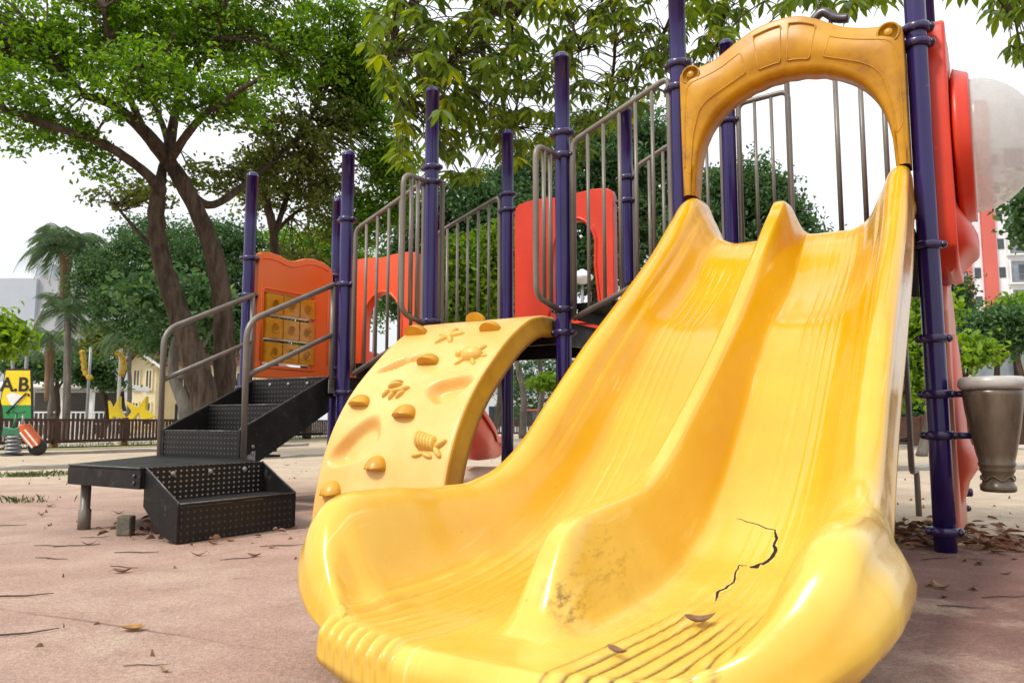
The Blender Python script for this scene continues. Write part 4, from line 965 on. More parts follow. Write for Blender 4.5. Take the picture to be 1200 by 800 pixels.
# --- trees behind the structure
round_tree(545,21,[(540,250,60,45),(500,280,45,45,1),(590,270,60,50),(550,330,60,45,-1),(480,330,40,50,1),(620,220,55,50,1),(605,340,50,40)], L_DK, 'dark tree behind the middle purple posts', .13, 950, 48, .48, depth=.9)
round_tree(545,15.5,[(540,325,42,40),(565,300,35,35),(525,355,35,30),(560,350,40,30),(600,300,30,40)], L_YG, 'bright yellow-green young tree seen between the grey bars', .12, 260, 40, .32, r=.07)
round_tree(700,22,[(690,190,60,55),(740,170,60,55,1),(650,250,60,45),(720,250,60,50,.5),(770,210,40,60,1),(680,310,60,40),(760,280,45,50,1)], L_DK, 'tall dark tree behind the red tunnel panel', .13, 950, 48, .48, depth=.9)
round_tree(880,17,[(850,235,40,45),(885,225,38,42),(915,255,35,30),(830,265,45,40),(945,282,28,14),(870,285,60,22)], L_DK, 'rounded green tree framed by the yellow arch', .10, 640, 48, .34, depth=.8, r=.1)
round_tree(1078,12.5,[(1072,390,22,40),(1085,360,15,30),(1066,440,20,35),(1095,420,18,30)], L_YG, 'light green leafy tree just right of the slide', .12, 170, 36, .28, r=.09, bark=BARKG)
round_tree(1168,26,[(1150,385,38,20),(1180,378,34,18),(1200,392,40,22),(1128,400,24,16),(1168,376,22,7),(1230,388,36,20)], L_DK, 'broad umbrella shaped tree behind the pot drum', .15, 330, 44, .42, r=.13)
round_tree(1133,15,[(1128,408,18,18),(1145,415,14,12),(1118,420,12,14)], L_YG, 'small light green bushy tree beside the purple post', .12, 90, 34, .26, r=.06)
round_tree(1118,34,[(1112,345,16,40),(1122,370,18,26),(1106,390,16,30)], L_DK, 'dark conical tree below the red bubble panel', .2, 130, 40, .5)
round_tree(1195,30,[(1188,362,22,8),(1210,355,30,14)], L_YG, 'light green tree top below the tower block', .2, 90, 36, .45)
round_tree(1215,6.5,[(1225,265,24,18),(1216,240,12,18),(1245,230,28,36)], L_DK, 'dark leafy branch tree at the right edge below the bubble', .065, 130, 40, .18, r=.05)
# shade hedge and stems seen under the decks
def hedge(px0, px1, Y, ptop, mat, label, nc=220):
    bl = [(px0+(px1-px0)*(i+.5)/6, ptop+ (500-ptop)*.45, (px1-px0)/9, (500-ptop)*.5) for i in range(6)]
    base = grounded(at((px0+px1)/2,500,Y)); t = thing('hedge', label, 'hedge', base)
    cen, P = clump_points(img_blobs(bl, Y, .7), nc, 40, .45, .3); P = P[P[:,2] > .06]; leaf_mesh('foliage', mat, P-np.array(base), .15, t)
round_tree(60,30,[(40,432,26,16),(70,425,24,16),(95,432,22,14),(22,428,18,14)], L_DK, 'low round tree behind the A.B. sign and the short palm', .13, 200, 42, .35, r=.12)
round_tree(150,36,[(105,415,22,18),(140,405,20,14),(165,400,18,16),(120,395,20,14)], L_OL, 'pale distant tree between the ornaments', .15, 200, 40, .45, r=.12)
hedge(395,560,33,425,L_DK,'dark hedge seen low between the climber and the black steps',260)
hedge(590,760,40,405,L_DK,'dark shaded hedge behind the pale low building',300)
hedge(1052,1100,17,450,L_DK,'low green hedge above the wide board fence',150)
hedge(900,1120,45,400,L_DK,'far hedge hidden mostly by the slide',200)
for px, Y, lean, r_, lab in ((578,24,8,.10,'leaning pale grey tree stem left of the dark rear post'),(612,26,-14,.13,'pale grey tree stem seen under the climber, by the low building'),(627,27,10,.11,'slim grey tree stem nearest the slide, under the deck'),(213,19.5,-6,.2,'grey tree trunk standing behind the handrail at the left')):
    b = grounded(at(px,500,Y)); tp = at(px+lean,330 if px > 300 else 395,Y+.3)
    add_tree('tree_trunk', lab, 'tree', b, [([b, b.lerp(tp,.3)+Vector((.15,0,0)), b.lerp(tp,.65)+Vector((-.12,0,0)), tp], r_, r_*.6),([b.lerp(tp,.6), b.lerp(tp,.8)+Vector((.4,.1,0)), tp+Vector((1.0,.3,.6))], r_*.5, r_*.2)], BARKG,
      [(L_DK, [(tp+Vector((0,0,.9)), (1.3,1.2,.9))], 60, 40, .5, .2, .3, .5)])
b = grounded(at(655,500,19)); add_tree('shrub','small pale green shrub seen in the gap under the deck','shrub',b,[([b,at(652,470,19),at(650,452,19)],.035,.015),([at(652,470,19),at(640,455,19)],.02,.01)],BARKG,[(L_YG,img_blobs([(645,448,20,8),(662,452,14,8)],19),50,26,.2,.12,.2,.5)])

# --- palms
def palm(px, Y, ptop, nf, L, r, label, sheath=True):
    b = grounded(at(px,500,Y)); t = at(px+1,ptop,Y); root = thing('palm_tree', label, 'palm tree', b, 0, 'palm trees on the plaza')
    off = b; branch_mesh('trunk', BARKG, [([Vector((0,0,0)), (t-off)*.5+Vector((.06,0,0)), t-off], r, r*.7)], root, 12, .01)
    if sheath:
        m = MB(); m.lathe([(r*.85,-1.8),(r*1.15,-1.4),(r*1.25,-.7),(r*1.5,-.2),(r*1.4,.1),(r*.6,.45)], 14, t-off); m.build('dead_sheath', THATCH, root)
    V = []; rach = MB(); c = t-off+Vector((0,0,.25))
    for i in range(nf):
        a = 2*PI*i/nf+random.uniform(-.2,.2); el = random.choice([.25,.6,.9,1.15])+random.uniform(-.1,.15); ln = L*random.uniform(.85,1.15)
        d = Vector((math.cos(a)*math.cos(el), math.sin(a)*math.cos(el), math.sin(el))); pts = []; p = c.copy(); v = d.copy()
        for s in range(15): pts.append(p.copy()); p += v*ln/14; v = (v+Vector((0,0,-.20))).normalized()
        rach.tube(pts, [.022*(1-.8*s/14) for s in range(15)], 5)
        for s in range(2,15):
            tg = (pts[min(s+1,14)]-pts[s-1]).normalized(); sd = tg.cross(Vector((0,0,1))).normalized()
            for sub in (0,.33,.66):
                q = pts[s-1].lerp(pts[s],sub)
                for sg in (-1,1):
                    ll = L*.36*math.sin(PI*min(1,(s+sub)/15*.9+.12)); dd = (sd*sg+tg*.55+Vector((0,0,-.35-.3*random.random()))).normalized()
                    w = tg*.0055*L*.5; V.append([q-w, q+w, q+dd*ll*.6+w*.8+Vector((0,0,-.02)), q+dd*ll+Vector((0,0,-.22*ll))])
    rach.build('frond_stems', L_PM, root)
    me = bpy.data.meshes.new('fronds'); me.from_pydata([tuple(p) for q in V for p in q], [], [(4*i,4*i+1,4*i+2,4*i+3) for i in range(len(V))])
    a_ = me.attributes.new('tint','FLOAT','FACE'); a_.data.foreach_set('value', np.clip(rng.normal(.45,.2,len(V)),0,1).astype(np.float32))
    me.materials.append(L_PM); o = bpy.data.objects.new('fronds', me); COL.objects.link(o); o.parent = root
palm(77,24,300,24,1.75,.12,'tall palm with a shaggy trunk left of the dark tree')
palm(58,26,408,13,1.5,.10,'short palm beside the A.B. sign')
palm(78,23.4,375,12,1.4,.09,'middle palm fronds growing against the tall palm',False)
palm(150,30,400,12,1.6,.10,'slender palm in front of the cream house',False)

# --- overhanging long leaved tree: stem outside the frame on the right, limbs reaching over the structure
def overhang():
    b = Vector((6.6,1.2,0)); t = thing('overhanging_tree', 'long-leaved tree whose drooping branches hang into the top of the picture', 'tree', b)
    T = Vector((6.3,1.8,4.6))
    def P(px,py,Y): return at(px,py,Y)
    limbs_ = [([b, Vector((6.5,1.4,2.4)), T], .24, .17),
      ([T, Vector((4.4,3.6,6.0)), Vector((2.6,5.2,6.2)), P(690,-70,6.6)], .12, .05),
      ([P(690,-70,6.6), P(640,-20,6.6), P(590,10,6.5), P(555,35,6.4), P(520,84,6.3)], .05, .012),
      ([P(690,-70,6.6), P(650,0,6.9), P(668,22,6.9), P(680,60,6.8)], .03, .008),
      ([P(640,-20,6.6), P(600,30,7.2), P(610,90,7.4), P(600,150,7.3)], .03, .008),
      ([P(520,84,6.3), P(495,105,6.3), P(472,125,6.2)], .014, .006),
      ([P(590,10,6.5), P(520,-10,6.2), P(470,20,6.0), P(455,70,6.0)], .03, .008),
      ([T, Vector((4.6,4.6,6.4)), Vector((3.2,6.6,6.4)), P(800,-50,7.4)], .10, .04),
      ([P(800,-50,7.4), P(790,10,7.4), P(765,60,7.4), P(735,95,7.5)], .035, .008),
      ([P(800,-50,7.4), P(850,-10,7.4), P(840,50,7.4)], .03, .008),
      ([P(690,-70,6.6), P(720,20,7.6), P(715,110,8.0), P(700,150,8.0)], .03, .008),
      ([T, Vector((4.0,3.6,4.6)), P(1010,-60,5.6), P(960,-10,5.6)], .06, .012),
      ([T, Vector((4.2,3.4,4.0)), P(1200,-60,5.2), P(1185,20,5.2)], .05, .01)]
    blobs = [(540,35,95,60,6.3,44),(470,50,45,60,6.0,20),(500,120,55,40,6.2,22),(610,60,70,60,7.2,30),(560,110,60,45,6.6,28),(590,165,45,38,7.2,20),(640,110,45,40,7.4,18),(480,175,35,30,6.3,8),(540,185,40,35,6.8,12),
      (670,30,40,50,6.9,16),(705,130,45,35,8.0,18),(660,170,40,40,7.8,14),(785,30,70,55,7.4,34),(745,95,35,35,7.5,12),(825,70,45,45,7.4,20),(850,10,40,40,7.3,14),(720,20,45,55,7.6,18),
      (905,-5,45,22,6.2,8),(960,-5,35,20,5.6,7),(1020,5,45,16,5.5,8),(1185,15,28,22,5.2,7),(1195,60,14,18,5.3,4),(1150,-8,40,14,5.2,5),(620,-40,160,50,7,40),(800,-50,120,40,7.4,24),(490,-40,80,40,6.2,16),(830,130,25,20,7.6,4),(860,95,22,26,7.4,6)]
    nodes_ = np.array([tuple(p) for pts,_,_ in limbs_[1:] for p in smooth_path(pts,8)])
    V = []; Fc = []; tint = []; petioles = []
    for px,py,rx,ry,Y,cnt in blobs:
        for _ in range(int(cnt*1.9)):
            r_ = math.sqrt(random.random()); a = random.uniform(0,2*PI)
            c = P(px+rx*r_*math.cos(a), py+ry*r_*math.sin(a)-10, Y+random.gauss(0,.55))
            d = np.linalg.norm(nodes_-np.array(c),axis=1); i = int(d.argmin()); q = Vector(nodes_[i])
            if d[i] < 1.1: petioles.append(([q, q.lerp(c,.5)+Vector((0,0,.10)), c], .007, .003))
            nl = random.choice([5,6,7,7]); a0 = random.uniform(0,2*PI); ct = random.gauss(.40,.16); out = Vector((random.gauss(0,.25),random.gauss(0,.25),-.2))
            for j in range(nl):
                w = a0+2*PI*j/nl; L_ = random.uniform(.115,.18); wd = L_*random.uniform(.14,.19)
                dr = (Vector((math.cos(w),math.sin(w),random.uniform(-.7,.05)))+out).normalized(); sd = dr.cross(Vector((0,0,1))).normalized()
                if random.random() < .35: sd = (sd+Vector((0,0,random.uniform(-.8,.8)))).normalized()
                p = c.copy(); v = dr.copy(); o = len(V); rows_ = []
                for s, ww in ((0,.12),(.22,.6),(.5,1),(.78,.72),(1,.03)):
                    rows_.append((p+v*0, ww*wd)); 
                    p = p+v*L_*.25; v = (v+Vector((0,0,-.22))).normalized()
                for pp, ww in rows_: V += [pp-sd*ww+Vector((0,0,.012)), pp, pp+sd*ww+Vector((0,0,.012))]
                for s in range(4):
                    Fc += [(o+3*s,o+3*s+1,o+3*s+4,o+3*s+3),(o+3*s+1,o+3*s+2,o+3*s+5,o+3*s+4)]
                tint += [min(max(ct+random.gauss(0,.1)+(.35 if random.random()<.06 else 0),0),1)]*8
    branch_mesh('trunk', BARK, [([Vector(p)-b for p in pts], a, c) for pts, a, c in limbs_+petioles], t, 7, .01)
    me = bpy.data.meshes.new('crown'); me.from_pydata([tuple(Vector(p)-b) for p in V], [], Fc)
    a_ = me.attributes.new('tint','FLOAT','FACE'); a_.data.foreach_set('value', np.array(tint,np.float32)); me.materials.append(L_NR)
    for p in me.polygons: p.use_smooth = True
    o = bpy.data.objects.new('crown', me); COL.objects.link(o); o.parent = t
overhang()
# grass tufts
def tuft(px, py, w, n, label):
    v = (400-py)/F; e = (math.tan(PIT)+v)/(1-v*math.tan(PIT)); Y = CH/-e; c = grounded(at(px,py,Y)); V = []; 
    for _ in range(n):
        q = Vector((random.gauss(0,w),random.gauss(0,w*.5),0)); h = random.uniform(.02,.075); d = Vector((random.gauss(0,.4),random.gauss(0,.4),1)).normalized(); s = Vector((random.uniform(-1,1),random.uniform(-1,1),0)).normalized()*.004
        V.append([q-s,q+s,q+d*h*.6+s*.7+Vector((0,0,0)),q+d*h+Vector((d.x*h*.5,d.y*h*.5,-.01))])
    me = bpy.data.meshes.new('grass'); me.from_pydata([tuple(p) for q in V for p in q], [], [(4*i,4*i+1,4*i+2,4*i+3) for i in range(len(V))])
    a_ = me.attributes.new('tint','FLOAT','FACE'); a_.data.foreach_set('value', np.clip(rng.normal(.4,.25,len(V)),0,1).astype(np.float32)); me.materials.append(GRASSM)
    o = bpy.data.objects.new('grass', me); COL.objects.link(o); o.location = c; tag(o, label, 'grass', kind='stuff')
tuft(30,558,.13,300,'small tuft of green grass on the kerb left of the steps'); tuft(68,556,.22,220,'sparse grass beside the green tuft')
tuft(22,588,.12,60,'thin dry grass at the left edge')
gv = []
for _ in range(1800):
    t_ = random.random(); x = -11.2+5.5*t_+random.uniform(-1.1,.9); y = 14.3+15*t_; gv.append((x,y))
V = []
for x,y in gv:
    q = Vector((x,y,0)); h = random.uniform(.03,.13); d = Vector((random.gauss(0,.4),random.gauss(0,.4),1)).normalized(); s = Vector((1,0,0))*.008
    V.append([q-s,q+s,q+d*h*.6+s*.7,q+d*h])
me = bpy.data.meshes.new('grass'); me.from_pydata([tuple(p) for q in V for p in q], [], [(4*i,4*i+1,4*i+2,4*i+3) for i in range(len(V))])
a_ = me.attributes.new('tint','FLOAT','FACE'); a_.data.foreach_set('value', np.clip(rng.normal(.55,.25,len(V)),0,1).astype(np.float32)); me.materials.append(GRASSM)
o = bpy.data.objects.new('grass', me); COL.objects.link(o); tag(o, 'dry grass growing along the foot of the left fence', 'grass', kind='stuff')

# ================================================================== BUILDINGS AND SMALL THINGS FAR BEHIND
def wpart(parent, name, mat, fn, bevel=0): m = MB(); fn(m); return m.build(name, mat, parent, bevel)
def windows(parent, x0, x1, z0, z1, nx, nz, w, h, y, mat=WINM, frame=WHITEW):
    for i in range(nx):
        for j in range(nz):
            cx = x0+(x1-x0)*(i+.5)/nx; cz_ = z0+(z1-z0)*(j+.5)/nz
            m = MB()
            m.box(cx-w/2-.08,cx+w/2+.08,y-.10,y-.002,cz_-h/2-.10,cz_-h/2); m.box(cx-w/2-.08,cx+w/2+.08,y-.06,y-.002,cz_+h/2,cz_+h/2+.08)
            m.box(cx-w/2-.08,cx-w/2,y-.06,y-.002,cz_-h/2+.002,cz_+h/2-.002); m.box(cx+w/2,cx+w/2+.08,y-.06,y-.002,cz_-h/2+.002,cz_+h/2-.002); m.box(cx-.03,cx+.03,y-.045,y-.002,cz_-h/2+.002,cz_+h/2-.002)
            f = m.build('window', frame, parent); m = MB(); m.box(cx-w/2,cx+w/2,y-.03,y-.004,cz_-h/2,cz_+h/2); m.build('pane', mat, f)
# left white tower
def gx(px, Y): return at(px,400,Y).x
def gz(py, Y): return at(600,py,Y).z
Y = 95
t = thing('tower_block','plain white slab of a building at the far left edge','building',(gx(8,Y),Y,0))
wpart(t,'wall',PALEW,lambda m: m.box(-16,3.2,0,14,0,gz(326,Y))); wpart(t,'grey_pier',GREYW,lambda m: m.box(3.2,5.6,.5,13,0,gz(322,Y)))  # pier in plain grey beside the paler wall
wpart(t,'roof_tank',PALEW,lambda m: m.box(1.2,3.4,3,8,gz(326,Y),gz(304,Y))); 
Y = 110
t = thing('apartment_building','white and yellow apartment block with coral strips behind the tall palm','building',(gx(75,Y),Y,0))
wpart(t,'wall',WHITEW,lambda m: m.box(-4.8,6.5,0,12,0,gz(345,Y))); wpart(t,'cream_bay',CREAMW,lambda m: m.box(-3.4,.6,-.25,-.003,gz(364,Y),gz(330,Y)))
wpart(t,'white_bay',WHITEP,lambda m: m.box(-4.2,1.0,-.5,-.26,gz(400,Y),gz(368,Y))); wpart(t,'coral_strip',REDW,lambda m: m.box(.1,1.4,-.7,-.51,gz(410,Y),gz(372,Y)))
windows(t,1.6,5.6,gz(400,Y),gz(345,Y),3,3,.7,.9,0)
# cream house with red roof
Y = 42
t = thing('cream_house','cream two storey house with a red tiled gable roof','house',(gx(190,Y),Y,0))
x0, x1, zt = gx(152,Y)-gx(190,Y), gx(300,Y)-gx(190,Y), gz(428,Y)
wpart(t,'wall',CREAMW,lambda m: m.box(x0,x1,0,9,0,zt))
gxa, gxb = gx(166,Y)-gx(190,Y), gx(197,Y)-gx(190,Y)
wpart(t,'gable_wall',CREAMW,lambda m: m.prism([[(gxa,0),(gxb,0),(gxb,zt),((gxa+gxb)/2-.2,gz(413,Y)),(gxa,zt)]], lambda u,v,d: (u,d,v), -1.2, -.003))
rf = MB(); ap = (gxa+gxb)/2-.2; zr = gz(411,Y)
rf.prism([[(gxa-.5,zt-.15),(ap,zr),(gxb+.35,zt-.12),(gxb+.35,zt+.02),(ap,zr+.18),(gxa-.5,zt)]], lambda u,v,d: (u,d,v), -1.6, 8)
rf.prism([[(gxb-.6,zt+.0),(x1+.4,zt+.0),(x1+.4,zt+.08),((gxb+x1)/2,zt+1.4),(gxb-.6,zt+.9)]], lambda u,v,d: (u,d,v), -.4, 8.5)
rf.build('roof', ROOFT, t)
wpart(t,'white_bargeboard',WHITEP,lambda m: m.prism([[(gxa-.55,zt-.32),(ap,zr-.12),(gxb+.4,zt-.28),(gxb+.4,zt-.14),(ap,zr+.0),(gxa-.55,zt-.17)]], lambda u,v,d: (u,d,v), -1.72, -1.601))
windows(t,gxa+.1,gxb-.05,gz(462,Y),gz(430,Y),2,1,.26,.95,-1.2,WINM,CREAMW); windows(t,gxa+.1,gxb-.05,.3,gz(470,Y),2,1,.26,1.1,-1.2,WINM,CREAMW)
windows(t,gxb+.2,x1-.2,gz(464,Y),gz(432,Y),4,1,.4,1.0,0,WINM,CREAMW); windows(t,gxb+.2,x1-.2,.3,gz(470,Y),4,1,.4,1.1,0,WINM,CREAMW)
# pavilion
Y = 33
t = thing('pavilion','low open pavilion with a flat white roof and pale railings','pavilion',(gx(60,Y),Y,0))
xa, xb = gx(-40,Y)-gx(60,Y), gx(127,Y)-gx(60,Y)
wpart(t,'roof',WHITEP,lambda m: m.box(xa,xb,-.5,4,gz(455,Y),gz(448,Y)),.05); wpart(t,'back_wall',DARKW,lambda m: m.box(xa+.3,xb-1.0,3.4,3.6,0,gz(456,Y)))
for i in range(5):
    x = xa+.5+(xb-xa-1)*i/4; wpart(t,'column',WHITEP,lambda m: m.box(x-.08,x+.08,-.2,-.04,0,gz(455,Y)-.003))
def rail_(m):
    m.box(xa,xb+1.4,-.9,-.84,.92,.98); m.box(xa,xb+1.4,-.89,-.85,.45,.49)
    for i in range(40): q = xa+(xb+1.4-xa)*i/39; m.box(q-.02,q+.02,-.885,-.855,.0,.919)
wpart(t,'railing',WHITEP,rail_)
# pale low building seen under the deck
Y = 44
t = thing('low_building','low pale blue-grey building seen through the gap under the deck','building',(gx(620,Y),Y,0))
wpart(t,'wall',WHITEW,lambda m: m.box(-2.5,4,0,5,0,gz(447,Y))); wpart(t,'roof',GREYW,lambda m: m.box(-2.8,4.3,-.4,5.4,gz(446.8,Y),gz(440,Y))); wpart(t,'dark_opening',WINM,lambda m: m.box(-2.3,3.6,-.02,-.003,.3,gz(476,Y)))
b = grounded(at(626,500,30)); t = thing('park_table','small table with a red top seen under the deck','table',b); wpart(t,'table_top',REDW,lambda m: m.box(-.55,.55,-.35,.35,.98,1.04)); wpart(t,'leg',STEEL,lambda m: m.box(-.05,.05,-.05,.05,0,.979))
# right hand tower with coral stripes
Y = 72
t = thing('tower_block','tall white tower block with two coral stripes and balconies','building',(gx(1150,Y),Y,0), -.12)
H = gz(120,Y)
wpart(t,'wall',TOWERW,lambda m: m.box(-2.4,14,0,4,0,H))
for xa_, xb_ in ((-1.55,-.55),(.55,1.75)): wpart(t,'coral_stripe',REDW,lambda m: m.box(xa_,xb_,-.35,-.003,0,H))
for j in range(9):
    z = 2.4+j*2.75
    for xa_ in (2.7,7.3):
        f = wpart(t,'balcony',WHITEP,lambda m: (m.box(xa_,xa_+2.6,-.55,-.003,z,z+.14), m.box(xa_,xa_+.12,-.5,-.003,z+.141,z+2.3), m.box(xa_+2.48,xa_+2.6,-.5,-.003,z+.141,z+2.3)))
        wpart(f,'glazing',WINL,lambda m: m.box(xa_+.14,xa_+2.46,-.06,-.004,z+.16,z+2.25)); wpart(f,'window',WINM,lambda m: m.box(xa_+1.0,xa_+1.9,-.10,-.061,z+.5,z+1.9))
        wpart(f,'rail',STEEL,lambda m: [m.box(xa_+.13,xa_+2.47,-.52,-.49,z+.3+.2*q,z+.34+.2*q) for q in range(4)])
    for xa_ in (-2.2,-.2,2.0): f = wpart(t,'window',WINM,lambda m: m.box(xa_,xa_+.55,-.04,-.003,z+.7,z+1.7))
Y = 30
t = thing('corrugated_shed','greenish corrugated metal shed with a glazed end behind the drum','shed',(gx(1165,Y),Y,0))
wpart(t,'wall',CORR,lambda m: m.box(.9,7,0,4,0,gz(408,Y))); wpart(t,'glazing',WINL,lambda m: m.box(-.6,.82,.2,.3,0,gz(412,Y))); wpart(t,'frame',SIGNB,lambda m: m.box(.822,.898,-.05,.3,0,gz(406,Y)))
wpart(t,'side_wall',WHITEW,lambda m: m.box(-2.6,-.62,.6,3.5,0,gz(424,Y)))
# lamps
def post_lamp(px, Y, ptop, label, kind):
    b = grounded(at(px,500,Y)); t = thing('street_lamp', label, 'lamp', b); h = at(px,ptop,Y).z
    m = MB(); m.tube([(0,0,0),(0,0,h)], [.055,.035], 10); m.build('pole', STEEL, t); m = MB()
    if kind == 'flood': m.box(-.28,.22,-.10,.08,h,h+.42); m.build('floodlight', SIGNB, t, .02); m = MB(); m.box(-.20,.14,-.115,-.101,h+.07,h+.35); m.build('lens', WINL, t)
    else: m.lathe([(.05,0),(.16,.04),(.30,.16),(.28,.22),(.14,.34),(.04,.40),(0,.41)], 20, (0,0,h)); m.build('lamp_shade', LAMPM, t)
post_lamp(1139,38,328,'tall thin floodlight pole in front of the tower block','flood')
post_lamp(437,17,254,'round white lamp shade showing above the grey rail','dome')
post_lamp(684,20,333,'white lamp post seen through the red tunnel opening','dome')
b = grounded(at(1073,500,18)); t = thing('pole','dark slim pole just right of the slide','pole',b); m = MB(); m.tube([(0,0,0),(0,0,at(1070,350,18).z)],[.09,.06],10); m.build('shaft',STEEL,t)
# curved grey poles by the sign, white flag pole with yellow ornament
for pts, lab in (([(14,492),(15,430),(9,372),(3,362)],'grey bent pole leaning left behind the sign'),([(30,492),(31,425),(37,390),(50,362)],'grey bent pole leaning right behind the sign')):
    P = [at(a,c,22.5) for a,c in pts]; P[0].z = 0; o = branch_mesh('bent_pole', STEEL, [(P,.06,.04)], None, 8, 0); tag(o, lab, 'pole')
def ornament(px, Y, pts, label, pole):
    b = grounded(at(px,500,Y)); t = thing('yellow_ornament', label, 'ornament', b)
    P = [at(a,c,Y)-b for a,c in pts]
    m = MB(); Q = smooth_path(P,6); m.tube(Q,[.05+.06*abs(math.sin(i*1.1)) for i in range(len(Q))],9); m.build('wavy_body', YELLOWO, t)
    m = MB(); m.tube([(0,0,0),(0,0,P[0].z+.1)],.05,8); m.build('pole', WHITEP if pole else STEEL, t)
YELLOWO = M('golden_paint', (.75,.48,.03), .5, .2, 8)
ornament(137,25,[(136,412),(143,418),(145,430),(141,440)],'yellow wavy ornament on a white pole',True)
ornament(101,26,[(96,410),(98,424),(100,436),(107,444)],'hanging yellow wavy ornament left of the white pole',False)
# jagged yellow star sculptures
def star_(name, pts, Y, label):
    b = grounded(at(sum(p[0] for p in pts)/len(pts),500,Y)); Q = [at(a,c,Y)-b for a,c in pts]
    m = MB(); m.prism([[(q.x,q.z) for q in Q]], lambda u,v,d: (u,d,v), -.09, .09); tag(m.build(name, YELLOWS, None, .01), label, 'sculpture', 'yellow star sculptures').location = b
star_('star_sculpture',[(128,469),(133,480),(141,464),(141,478),(148,492),(135,487),(130,493)],24.5,'jagged yellow M shaped star sculpture left of the larger one')
star_('star_sculpture',[(147,470),(158,475),(162,478),(173,464),(172,480),(184,488),(168,492),(164,483),(155,493),(150,489),(156,482)],24.2,'larger jagged yellow star sculpture behind the fence')
# A.B. sign
def ab_sign():
    Y = 20.5; c = at(17,492,Y); b = grounded(c); s = Y/F; rz = 0
    t = thing('picture_sign','yellow and green board lettered A.B. with a stick painted on it','sign',b); z0 = c.z
    X = lambda px: (px-17)*s; Zz = lambda py: at(17,py,Y).z
    ol = [(-3,492),(38,492),(33,432),(2,432)]
    m = MB(); m.prism([[(X(a),Zz(c_)) for a,c_ in ol]], lambda u,v,d: (u,d,v), 0, .06); bd = m.build('border_board', SIGNB, t)
    yl = [(-.4,474.5),(35.3,474.5),(31.6,434),(3.4,434)]; gr = [(-1.6,490.5),(36.6,490.5),(35.3,474.6),(-.4,474.6)]
    for nm, q, mt in (('yellow_panel',yl,YELLOWS),('green_panel',gr,GREENS)):
        m = MB(); m.prism([[(X(a),Zz(c_)) for a,c_ in q]], lambda u,v,d: (u,d,v), -.012, -.003); m.build(nm, mt, t)
    cu = bpy.data.curves.new('letters','FONT'); cu.body = 'A.B.'; cu.size = 23*s; cu.align_x = 'CENTER'; cu.extrude = .006; cu.offset = .010
    tmp = bpy.data.objects.new('letters', cu); COL.objects.link(tmp); dg = bpy.context.evaluated_depsgraph_get(); me = bpy.data.meshes.new_from_object(tmp.evaluated_get(dg)); bpy.data.objects.remove(tmp)
    me.materials.clear(); me.materials.append(SIGNB); lo = bpy.data.objects.new('lettering', me); COL.objects.link(lo); lo.parent = t; lo.rotation_euler = (PI/2,0,0); lo.location = (X(17.5),-.02,Zz(458))
    m = MB(); m.prism([[(X(a),Zz(c_)) for a,c_ in [(6,463),(12,460),(20,462),(27,464),(22,470),(17,476),(12,474),(9,469)]]], lambda u,v,d: (u,d,v), -.022, -.013); m.build('white_shape', WHITEP, t)
    m = MB(); m.tube([(X(a),-.03,Zz(c_)) for a,c_ in [(8,484),(16,475),(24,466),(29,461),(32,462),(33,464)]], .022, 8); m.build('painted_stick', SIGNB, t)
    for a in (2,32): m = MB(); m.box(X(a)-.05,X(a)+.05,.062,.12,0,Zz(470)); m.build('leg', STEEL, t)
ab_sign()
# spring rider
def rider():
    Y = 12.7; b = grounded(at(15,533,Y)); t = thing('spring_rider','green and orange motorbike spring rider on a coil spring at the left edge','spring rider',b,.2)
    m = MB(); m.tube([(.105*math.cos(w),.105*math.sin(w),.02+.30*w/(2*PI*5)) for w in [2*PI*5*i/90 for i in range(91)]], .020, 8); m.build('coil_spring', STEEL, t)
    m = MB(); m.lathe([(.16,0),(.16,.02),(.12,.03),(0,.03)],16); m.build('base_plate', SIGNB, t)
    m = MB(); m.prism([[(-.36,.36),(-.30,.50),(-.12,.46),(.02,.44),(.14,.50),(.22,.44),(.30,.30),(.36,.22),(.34,.14),(.22,.20),(.10,.32),(-.10,.33),(-.25,.30)]], lambda u,v,d: (u,d,v), -.07, .07); m.build('body', RGREEN, t, .02)
    m = MB(); m.prism([[(.10,.50),(.20,.52),(.28,.40),(.42,.24),(.40,.16),(.30,.14),(.20,.22),(.13,.34)]], lambda u,v,d: (u,d,v), -.12, .12); m.build('side_panel', ORANGEP, t, .02)
    m = MB(); 
    for o_ in (0,.07): m.obox((.30-o_,-.124,.30-o_*.6), Vector((.62,0,-.78)), Vector((0,1,0)), Vector((.78,0,.62)), .16,.004,.014)
    m.build('white_stripe', WHITEP, t)
    m = MB(); m.lathe([(.05,-.05),(.12,-.045),(.14,-.02),(.14,.02),(.12,.045),(.05,.05)],20,(.36,0,.14),(0,1,0)); m.build('wheel', SIGNB, t)
    m = MB(); m.lathe([(.03,-.05),(.10,-.045),(.12,0),(.10,.045),(.03,.05)],18,(-.34,0,.42),(0,1,0)); m.build('wheel', RGREEN, t)
    m = MB(); m.tube([(-.02,0,.44),(.02,0,.68)],.022,8); m.tube([(.04,-.26,.72),(.02,0,.69),(.04,.26,.72)],.018,8); m.build('handlebar', RGREEN, t); m = MB(); m.tube([(.10,0,.46),(.12,0,.66)],.02,8); m.build('fork', STEEL, t)
rider()

